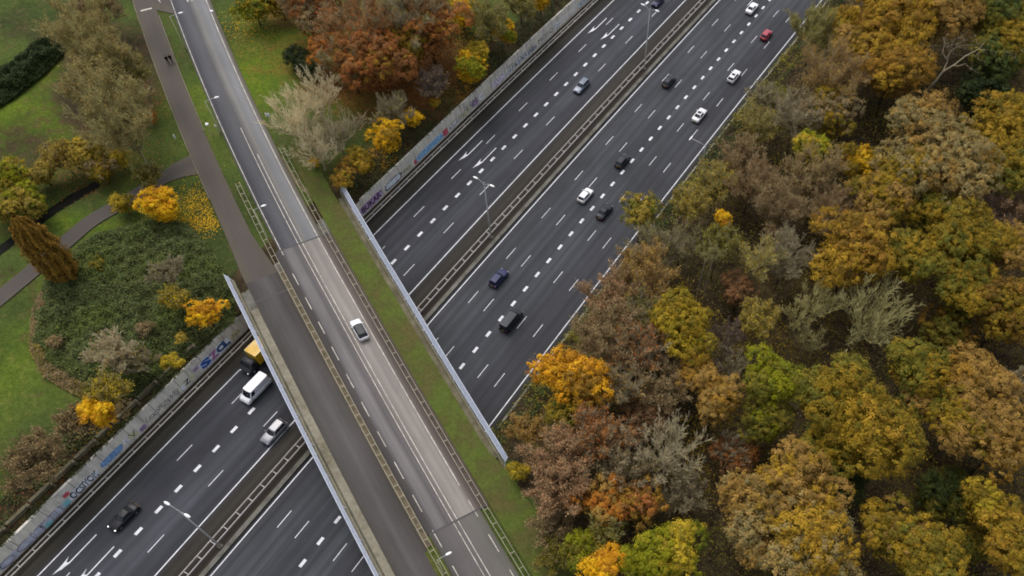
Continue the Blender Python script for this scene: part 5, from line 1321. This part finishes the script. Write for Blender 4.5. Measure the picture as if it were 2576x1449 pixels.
# --- trees left of the motorway
GL_ = "trees of the park left of the motorway"
def Lf(kind, px, py, rp, hc, palette, label, **kw):
    kw.setdefault('group', GL_); R_m = rp / pxm(px, py, 8)[0]; rp *= 1.1
    if kind == 'leafy' and hc <= 8: hc = min(hc, .45 + R_m * .9); kw.setdefault('flat_', 1.0)
    return tree(kind, px, py, rp, hc, palette, label, **kw)
Lf('twiggy', 225, 100, 74, 10, 'twig_olive', "tall feathery willow at the upper left, highest of the row by the path", name="willow_tree", leaves=5200, second='tanlichen', flat_=1.2, brk="tan")
Lf('twiggy', 275, 165, 70, 9, 'twig_olive', "brownish feathery willow, second of the row by the path", name="willow_tree", leaves=4200, second='tanlichen', flat_=1.2, brk="tan")
Lf('twiggy', 265, 262, 72, 10, 'twig_olive', "pale olive feathery willow, third of the row by the path", name="willow_tree", leaves=5200, second='tanlichen', flat_=1.2, brk="tan")
Lf('twiggy', 318, 325, 86, 9, 'twig_olive', "grey-olive feathery willow, lowest of the row by the path", name="willow_tree", leaves=3400, second='tanlichen', flat_=1.2, brk="pale")
Lf('twiggy', 325, 195, 50, 6, 'twig_olive', "thin olive tree between the willows and the service road", leaves=2600, second='olive')
Lf('twiggy', 250, 15, 56, 6, 'twig_brown', "brown twiggy thicket tree at the top edge left of the service road", leaves=1800, second='brown')
Lf('leafy', 380, 296, 15, 4, 'orange', "tiny orange tree on the right flank of the willow row", dens=1.1)
Lf('leafy', 215, 392, 46, 3.4, 'dullyellow', "ochre-yellow tree at the foot of the willow row", second='yellowolive', frac2=.4)
Lf('leafy', 300, 405, 26, 3.5, 'yellowolive', "small yellow tree right of the ochre-yellow tree", dens=1.0)
Lf('leafy', 255, 430, 36, 2.6, 'olivegold', "olive-gold bush tree above the ditch's end", second='brown', frac2=.4)
Lf('twiggy', 158, 400, 36, 3.5, 'twig_brown', "rusty-brown twiggy bush left of the ochre-yellow tree", leaves=3600, second='dullyellow', name="bush", cat="bush")
Lf('leafy', 38, 455, 48, 3.2, 'yellowolive', "yellow-green tree on the left edge above the ditch", second='lime', frac2=.4, dens=.9)
Lf('leafy', 108, 440, 34, 3, 'dullyellow', "ochre tree right of the yellow-green tree on the left edge", second='tan', frac2=.3)
Lf('leafy', 72, 515, 46, 3, 'dullyellow', "olive-yellow tree overhanging the ditch on its left", second='lime', frac2=.4, dens=.9)
Lf('leafy', 2, 525, 46, 3, 'dullyellow', "dull yellow tree on the left edge beside the ditch", second='olive', frac2=.4, dens=.9)
Lf('twiggy', 372, 446, 34, 3, 'twig_olive', "olive twiggy bush over the footpath junction", leaves=1800, second='olive', name="bush", cat="bush")
Lf('leafy', 407, 522, 46, 4.5, 'yellow', "bright yellow maple beside the footpath, above the dark shrubbery", name="maple_tree", second='orangeyellow', frac2=.2)
Lf('leafy', 311, 516, 28, 3.5, 'yellowolive', "small olive-yellow tree left of the bright yellow maple", tint=.85)
Lf('leafy', 518, 790, 46, 5.5, 'orangeyellow', "bright yellow-orange maple in the shrubbery near the overpass's left fence", name="maple_tree", second='yellow', frac2=.5, dens=.85, sq=1.2)
Lf('twiggy', 442, 757, 32, 4, 'twig_olive', "thin yellowish tree left of the yellow-orange maple", leaves=1500, second='yellowolive')
Lf('twiggy', 425, 690, 42, 5, 'twig_grey', "grey leafless tree rising out of the dark shrubbery", leaves=100, second='olive', brk="tan")
Lf('twiggy', 290, 900, 58, 3.5, 'twig_pale', "grey-tan leafless tree at the lower part of the shrubbery", leaves=200, second='tan', dens=.8)
Lf('twiggy', 345, 915, 40, 2.8, 'twig_grey', "smaller grey leafless tree right of the grey-tan one in the shrubbery", leaves=400, second='olive')
Lf('twiggy', 280, 985, 42, 4, 'twig_olive', "thin yellow-olive tree just above the bright yellow tree by the ledge", leaves=1800, second='yellowolive')
Lf('leafy', 253, 1043, 46, 4, 'orangeyellow', "bright yellow tree standing right at the concrete ledge", name="maple_tree", second='yellow', frac2=.6, sq=.72)
Lf('twiggy', 105, 1165, 70, 2.4, 'twig_brown', "low brown twiggy bush behind the concrete ledge at lower left", leaves=5200, second='brown', name="bush", cat="bush", tint=.72)
Lf('twiggy', 200, 1065, 44, 2.2, 'twig_brown', "brown twiggy bush left of the bright yellow tree at the ledge", leaves=2200, second='brown', name="bush", cat="bush", tint=.72)
Lf('bush', 430, 908, 22, 2, 'yellowolive', "small yellow-green bush by the wall below the shrubbery", name="bush", cat="bush")
cb = at(170, 697, 6.0)
tree('column', 170, 697, 0, 0, 'amber', "columnar orange-brown oak standing by the footpath on the left", name="columnar_oak", group=GL_, rpy=15.5, tint=.85) if False else None
def columnar():
    global cb
    r = np.random.default_rng(5); root = empty("columnar_oak", (cb[0], cb[1], 5.9)); tag(root, "tall columnar orange-brown oak by the footpath on the left", "tree", GL_)
    Ht, R = 14.0, 2.3; trunk_mesh(r, "trunk", Ht * .6, .18, BARK["dark"], root); P_ = PAL['amber'] * .78
    n = 20000; h = r.random(n) ** .85; a = r.uniform(0, 6.28, n)
    prof = np.interp(h, [0, .06, .25, .6, .85, 1], [.45, .8, 1, .92, .62, .15]) * R
    rd = np.sin(a * 10 + h * 5 + np.sin(h * 11) * 1.5)
    rad = prof * (1 + .17 * rd + .10 * np.sin(a * 19 - h * 14) + .10 * np.sin(h * 31 + a * 3)) * r.uniform(.80, 1.10, n)
    pos = np.stack([np.cos(a) * rad, np.sin(a) * rad, .3 + h * Ht], 1)
    nn = np.stack([np.cos(a), np.sin(a), np.full(n, .7)], 1) + rdir(r, n) * .5; nn /= np.linalg.norm(nn, axis=1, keepdims=True)
    V, T = leaf_quads(r, pos, nn, .27, P_[r.integers(0, 4, n)] * r.uniform(.8, 1.2, (n, 1))); mesh("crown", V, np.arange(len(V)).reshape(-1, 3), LEAF, root, tint=T)
columnar()
# --- trees above the left carriageway
Lf('leafy', 640, 22, 44, 6, 'lime', "yellow-green tree at the top edge right of the local road", second='yellowolive', frac2=.5, tint=.85)
Lf('leafy', 705, 14, 40, 6, 'olivegold', "ochre tree at the top edge beside the rust beeches", second='amber', frac2=.4)
Lf('twiggy', 745, 18, 38, 6, 'twig_brown', "brown twiggy tree at the top edge left of the rust beeches", leaves=1500, second='brown')
Lf('leafy', 815, 45, 76, 8, 'rust', "rust-tan beech on the upper left of the beech group", name="beech_tree", second='brown', frac2=.3, dens=1.0)
Lf('leafy', 846, 128, 58, 7, 'rust', "vivid orange beech on the left flank of the beech group", name="beech_tree", second='orange', frac2=.5, dens=1.0, sq=1.4, tint=1.12)
Lf('twiggy', 915, 80, 84, 9, 'twig_brown', "brown thin-leaved beech in the middle of the beech group", name="beech_tree", leaves=5200, second='rust')
Lf('leafy', 962, 34, 22, 9, 'gold', "small golden crown at the top of the beech group", dens=.9)
Lf('twiggy', 1010, 55, 80, 9, 'twig_grey', "grey leafless tree with a white trunk in the beech group", leaves=1800, second='olive', brk="silver")
Lf('leafy', 1008, 130, 66, 7, 'amber', "amber crown on the lower right of the beech group", second='olivegold', frac2=.5, dens=.85)
Lf('leafy', 940, 160, 84, 7, 'rust', "rust-brown thin-leaved beech at the bottom of the beech group", name="beech_tree", second='amber', frac2=.3, dens=.95)
Lf('leafy', 1082, 88, 78, 7, 'rust', "rusty thin-leaved beech on the right of the beech group", name="beech_tree", second='amber', frac2=.3, dens=.95)
Lf('twiggy', 1070, 20, 72, 9, 'twig_brown', "brown-red beech at the top edge, right part of the beech group", name="beech_tree", leaves=4200, second='redbrown')
Lf('twiggy', 885, 170, 62, 6, 'twig_grey', "grey-brown twiggy tree between the orange and rust-brown beeches", leaves=2600, second='olivegold')
Lf('leafy', 926, 10, 18, 9, 'orange', "small red-orange crown at the top edge of the beech group")
Lf('leafy', 1164, 35, 38, 7, 'yellow', "bright yellow tree at the top right of the beech group", name="maple_tree", second='yellowolive', frac2=.25)
Lf('leafy', 1180, 178, 36, 4.5, 'yellow', "yellow tree with an orange heart above the motorway wall", name="maple_tree", second='lime', frac2=.5, tint=.92)
Lf('leafy', 1200, 138, 30, 4, 'yellowolive', "yellow-olive tree just above the one with an orange heart", tint=.95)
Lf('leafy', 1276, 84, 28, 4, 'yellow', "yellow bush tree by the motorway wall near the top", second='lime', frac2=.5, tint=.88)
Lf('twiggy', 1232, 60, 50, 4, 'twig_olive', "olive-grey twiggy thicket above the wall near the top", leaves=2200, second='olive', name="bush", cat="bush")
Lf('leafy', 1360, 4, 26, 3, 'yellow', "yellow bush at the top edge by the wall", name="bush", cat="bush", tint=.85)
Lf('twiggy', 1310, 25, 40, 3, 'twig_olive', "twiggy olive bush along the wall at the top edge", leaves=1800, second='olive', name="bush", cat="bush")
Lf('twiggy', 1092, 222, 40, 3, 'twig_purple', "purple-brown twiggy bush above the motorway wall", leaves=500, second='brown', name="bush", cat="bush")
Lf('leafy', 1093, 260, 13, 3, 'gold', "tiny golden shrub beside the purple-brown bush", name="bush", cat="bush")
Lf('leafy', 1038, 302, 22, 3.5, 'yellow', "small yellow tree right of the yellow-orange one above the wall", dens=.9, tint=.92)
Lf('leafy', 975, 352, 42, 4.5, 'yellow', "yellow-orange tree above the light-blue graffiti", name="maple_tree", second='gold', frac2=.4, tint=.92)
Lf('leafy', 912, 408, 34, 4, 'olivegold', "ochre tree left below the yellow-orange tree", second='amber', frac2=.4)
Lf('leafy', 863, 452, 30, 3.5, 'amber', "orange-brown tree at the end of the overpass's right fence", second='olivegold', frac2=.4)
Lf('twiggy', 988, 285, 44, 3, 'twig_grey', "grey twiggy bush above the small yellow trees", leaves=500, second='olive', name="bush", cat="bush")
Lf('leafy', 791, 410, 13, 2.6, 'yellow', "tiny yellow sapling under the pale bare trees", name="sapling")
Lf('bare', 742, 305, 66, 6, 'twig_pale', "palest bare tree next to the local road", brk="pale", dens=1.0, limbs=16)
Lf('bare', 795, 250, 60, 6, 'twig_pale', "pale beige bare tree above the palest one", brk="pale", dens=.92, limbs=15)
Lf('bare', 850, 340, 62, 5, 'twig_grey', "darker grey bare tree on the right of the pale bare trees", brk="grey", dens=1.0, limbs=14)
Lf('bare', 800, 375, 60, 5, 'twig_pale', "pale bare tree at the lower end of the pale group", brk="pale", dens=.85, limbs=14)
Lf('bush', 745, 143, 32, 2.6, 'darkgreen', "dark green holly bush on the lawn left of the beech group", name="bush", cat="bush", tint=.8)
Lf('bush', 770, 172, 26, 2.2, 'darkgreen', "second dark green holly bush touching the first", name="bush", cat="bush", tint=.7)

# --- ground cover that nobody could count
def in_poly(P, poly):
    x, y = P[:, 0], P[:, 1]; c = np.zeros(len(P), bool); n = len(poly)
    for i in range(n):
        (x0, y0), (x1, y1) = poly[i], poly[(i + 1) % n]
        k = ((y0 > y) != (y1 > y)) & (x < (x1 - x0) * (y - y0) / (y1 - y0 + 1e-12) + x0); c ^= k
    return c
def thicket(name, pts, n, h0, h1, palette, label, cat, leaf=.26, seed=1, tint=1.0, edge=None, mound=.28, second=None):
    r = np.random.default_rng(seed); poly = np.array([at(px, py, 6)[:2] for px, py in pts]); mn, mx = poly.min(0), poly.max(0)
    P = r.uniform(mn, mx, (n * 3, 2)); P = P[in_poly(P, poly)][:n]; n = len(P)
    k = (vnoise(P, 1.1, seed) * .5 + vnoise(P, 2.6, seed + 1) * .5); top = h0 + (h1 - h0) * np.clip(.5 + k * 1.6, 0, 1)
    e = np.clip(poly_dist(P, list(poly) + [poly[0]]) / 1.6, .15, 1); top = top * e ** .5
    off = np.array([pnt[0] - cm(pnt[1]) for pnt in P]); gz = ground_z(P, off)
    z = gz + top * np.clip(r.random(n) ** .35, 0, 1)
    nn = rdir(r, n) * .7 + np.array([0, 0, 1]); nn /= np.linalg.norm(nn, axis=1, keepdims=True)
    p4 = PAL[palette] * tint; col = p4[r.integers(0, len(p4), n)]
    if second:
        s2 = PAL[second] * tint; m = (vnoise(P, .5, seed + 5) + r.normal(0, .25, n)) > .22; col[m] = s2[r.integers(0, len(s2), m.sum())]
    col = col * np.exp(r.normal(0, .18, (n, 1)))
    V, T = leaf_quads(r, np.column_stack([P, z]), nn, leaf, col)
    return tag(mesh(name, V, np.arange(len(V)).reshape(-1, 3), LEAF, tint=T), label, cat, kind='stuff')
thicket("shrubbery", [(180, 640), (225, 600), (330, 565), (420, 550), (478, 570), (530, 625), (570, 690), (592, 745), (575, 790), (500, 845), (440, 895), (400, 935), (330, 985), (255, 985), (180, 950), (110, 920), (82, 850), (90, 775), (115, 705)],
        80000, .7, 1.9, 'ivy', "dense dark green shrubbery between the footpath and the graffiti wall", "shrubbery", .25, 11, 1.3, second='green')
thicket("bramble_fringe", [(82, 780), (110, 720), (130, 760), (120, 860), (170, 930), (260, 985), (320, 1000), (300, 1040), (200, 1000), (110, 950), (74, 880)], 12000, .5, 1.3, 'brown', "brown bramble fringe on the left side of the shrubbery", "brambles", .24, 12, .95, second='olive')
thicket("hedge", [(-60, 205), (0, 180), (70, 135), (140, 92), (160, 108), (166, 138), (110, 195), (40, 250), (-60, 310)], 24000, 1.2, 2.6, 'darkgreen', "dark green clipped-looking hedge band on the upper left meadow", "hedge", .26, 13, .85)
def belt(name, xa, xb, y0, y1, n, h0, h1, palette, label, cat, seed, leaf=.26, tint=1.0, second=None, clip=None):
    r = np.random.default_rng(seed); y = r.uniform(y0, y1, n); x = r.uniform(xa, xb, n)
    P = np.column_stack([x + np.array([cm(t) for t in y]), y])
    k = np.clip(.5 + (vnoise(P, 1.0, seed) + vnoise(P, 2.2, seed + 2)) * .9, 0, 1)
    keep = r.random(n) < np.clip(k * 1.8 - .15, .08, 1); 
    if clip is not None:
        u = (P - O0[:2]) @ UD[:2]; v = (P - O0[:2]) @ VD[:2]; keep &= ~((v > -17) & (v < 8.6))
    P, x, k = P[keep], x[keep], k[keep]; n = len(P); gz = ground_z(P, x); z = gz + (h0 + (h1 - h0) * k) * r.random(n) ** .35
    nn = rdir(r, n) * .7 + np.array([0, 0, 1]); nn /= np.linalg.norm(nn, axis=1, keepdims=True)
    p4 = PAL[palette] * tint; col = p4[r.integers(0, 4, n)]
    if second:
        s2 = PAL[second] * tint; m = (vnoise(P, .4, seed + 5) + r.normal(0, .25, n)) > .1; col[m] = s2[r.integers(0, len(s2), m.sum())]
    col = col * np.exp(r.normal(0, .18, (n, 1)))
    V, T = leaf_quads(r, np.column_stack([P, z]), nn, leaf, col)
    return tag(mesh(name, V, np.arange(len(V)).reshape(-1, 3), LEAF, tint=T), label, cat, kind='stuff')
belt("ivy_belt", -94.6, -90.7, 62, 195, 15000, .3, 1.2, 'ivy', "belt of ivy and brambles along the top of the left motorway wall", "ground cover", 21, second='darkgreen', clip=1)
belt("weed_belt", -95.5, -92.4, -20, 36, 6000, .15, .6, 'ivy', "weeds on the bank behind the concrete ledge", "ground cover", 22, second='brown', clip=1)
belt("ledge_weeds", -91.7, -90.75, -20, 36, 3600, .1, .5, 'ivy', "weeds hanging over the top of the graffiti wall", "ground cover", 23, tint=.8, leaf=.2, clip=1)
belt("shrub_belt", -42.2, -37.5, 40, 225, 26000, .5, 2.0, 'darkgreen', "belt of dark green shrubs along the right motorway wall", "shrubs", 24, leaf=.3, second='olive', clip=1, tint=1.05)
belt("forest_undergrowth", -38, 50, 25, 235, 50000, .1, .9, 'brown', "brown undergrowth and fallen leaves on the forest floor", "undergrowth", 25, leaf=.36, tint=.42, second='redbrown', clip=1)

def understorey():
    """the mass of low trees and saplings between the named crowns"""
    r = np.random.default_rng(41); n = 230000; y = r.uniform(22, 250, n); x = r.uniform(-39.5, 62, n)
    P = np.column_stack([x + np.array([cm(t) for t in y]), y]); rel = P - O0[:2]; u, v = rel @ UD[:2], rel @ VD[:2]
    keep = ~((v > -18) & (v < 12 + np.clip(u - 30, 0, 40) * .1)); 
    k = np.clip(.5 + vnoise(P, .55, 31) * .8 + vnoise(P, 1.3, 33) * .6, 0, 1); keep &= r.random(n) < k * 1.5 + .08
    P, x, k = P[keep], x[keep], k[keep]; n = len(P); edge = np.clip((x + 40) / 9, .25, 1)
    z = ground_z(P, x) + (1.0 + 6.0 * k) * edge * r.random(n) ** .45
    nn = rdir(r, n) * .8 + np.array([0, 0, .8]); nn /= np.linalg.norm(nn, axis=1, keepdims=True)
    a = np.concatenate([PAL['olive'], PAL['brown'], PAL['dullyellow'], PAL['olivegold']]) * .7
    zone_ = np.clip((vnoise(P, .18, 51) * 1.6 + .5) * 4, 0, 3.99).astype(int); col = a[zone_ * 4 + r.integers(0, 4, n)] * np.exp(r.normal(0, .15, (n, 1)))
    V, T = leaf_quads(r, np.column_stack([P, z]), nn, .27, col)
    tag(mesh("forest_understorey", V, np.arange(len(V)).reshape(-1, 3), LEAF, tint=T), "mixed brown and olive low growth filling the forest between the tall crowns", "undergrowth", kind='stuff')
understorey()

for px, py, h, pl, lab in ((240, 668, 24, 'olive', "low olive bush at the shrubbery's upper left, near the columnar oak"), (360, 830, 24, 'brown', "low brown bush in the lower part of the shrubbery"), (455, 850, 18, 'dullyellow', "small yellowish bush at the shrubbery's lower right tip"), (140, 860, 20, 'brown', "brown bush in the shrubbery's left fringe")):
    tree('bush', px, py, h, 1.5, pl, lab, name="bush", cat="bush", group="bushes in the shrubbery", dens=.5, flat_=.5)
# leaves lying under the yellow trees and along the verges
def fallen(name, spots, palette, label, seed, leaf=.16):
    r = np.random.default_rng(seed); Q = []
    for px, py, rad, n in spots:
        cxy = at(px, py, 6.0)[:2]; d = r.normal(0, rad * .55, (n, 2)); Q.append(cxy + d)
    P = np.concatenate(Q); off = np.array([p[0] - cm(p[1]) for p in P]); uu = (P - O0[:2]) @ UD[:2]; vv = (P - O0[:2]) @ VD[:2] - np.array([cv(t) for t in uu])
    keep = (off < XW - .5) & ~((vv > -13.6) & (vv < -9.4)) & ~((vv > -6.9) & (vv < 1.1)); P, off = P[keep], off[keep]
    z = ground_z(P, off) + .12; n = len(P); nn = rdir(r, n) * .35 + np.array([0, 0, 1]); nn /= np.linalg.norm(nn, axis=1, keepdims=True)
    col = PAL[palette][r.integers(0, 4, n)] * np.exp(r.normal(0, .2, (n, 1)))
    V, T = leaf_quads(r, np.column_stack([P, z]), nn, leaf, col); tag(mesh(name, V, np.arange(len(V)).reshape(-1, 3), LEAF, tint=T), label, "fallen leaves", kind='stuff')
fallen("fallen_yellow_leaves", [(497, 512, 4.5, 1000), (520, 560, 3, 700), (425, 560, 4, 700), (253, 1075, 3, 500), (620, 70, 6, 700), (975, 385, 4, 500), (1170, 90, 5, 700), (1180, 215, 4, 500)], 'yellow', "yellow fallen leaves on the grass beside the yellow trees", 61)
fallen("fallen_brown_leaves", [(930, 240, 9, 5200), (1050, 200, 8, 3600), (850, 210, 6, 1800), (280, 380, 8, 1800), (200, 440, 6, 1200), (120, 1230, 6, 1200), (640, 130, 8, 900), (350, 260, 6, 900)], 'rust', "rusty fallen leaves under the beech group and along the meadow", 62)
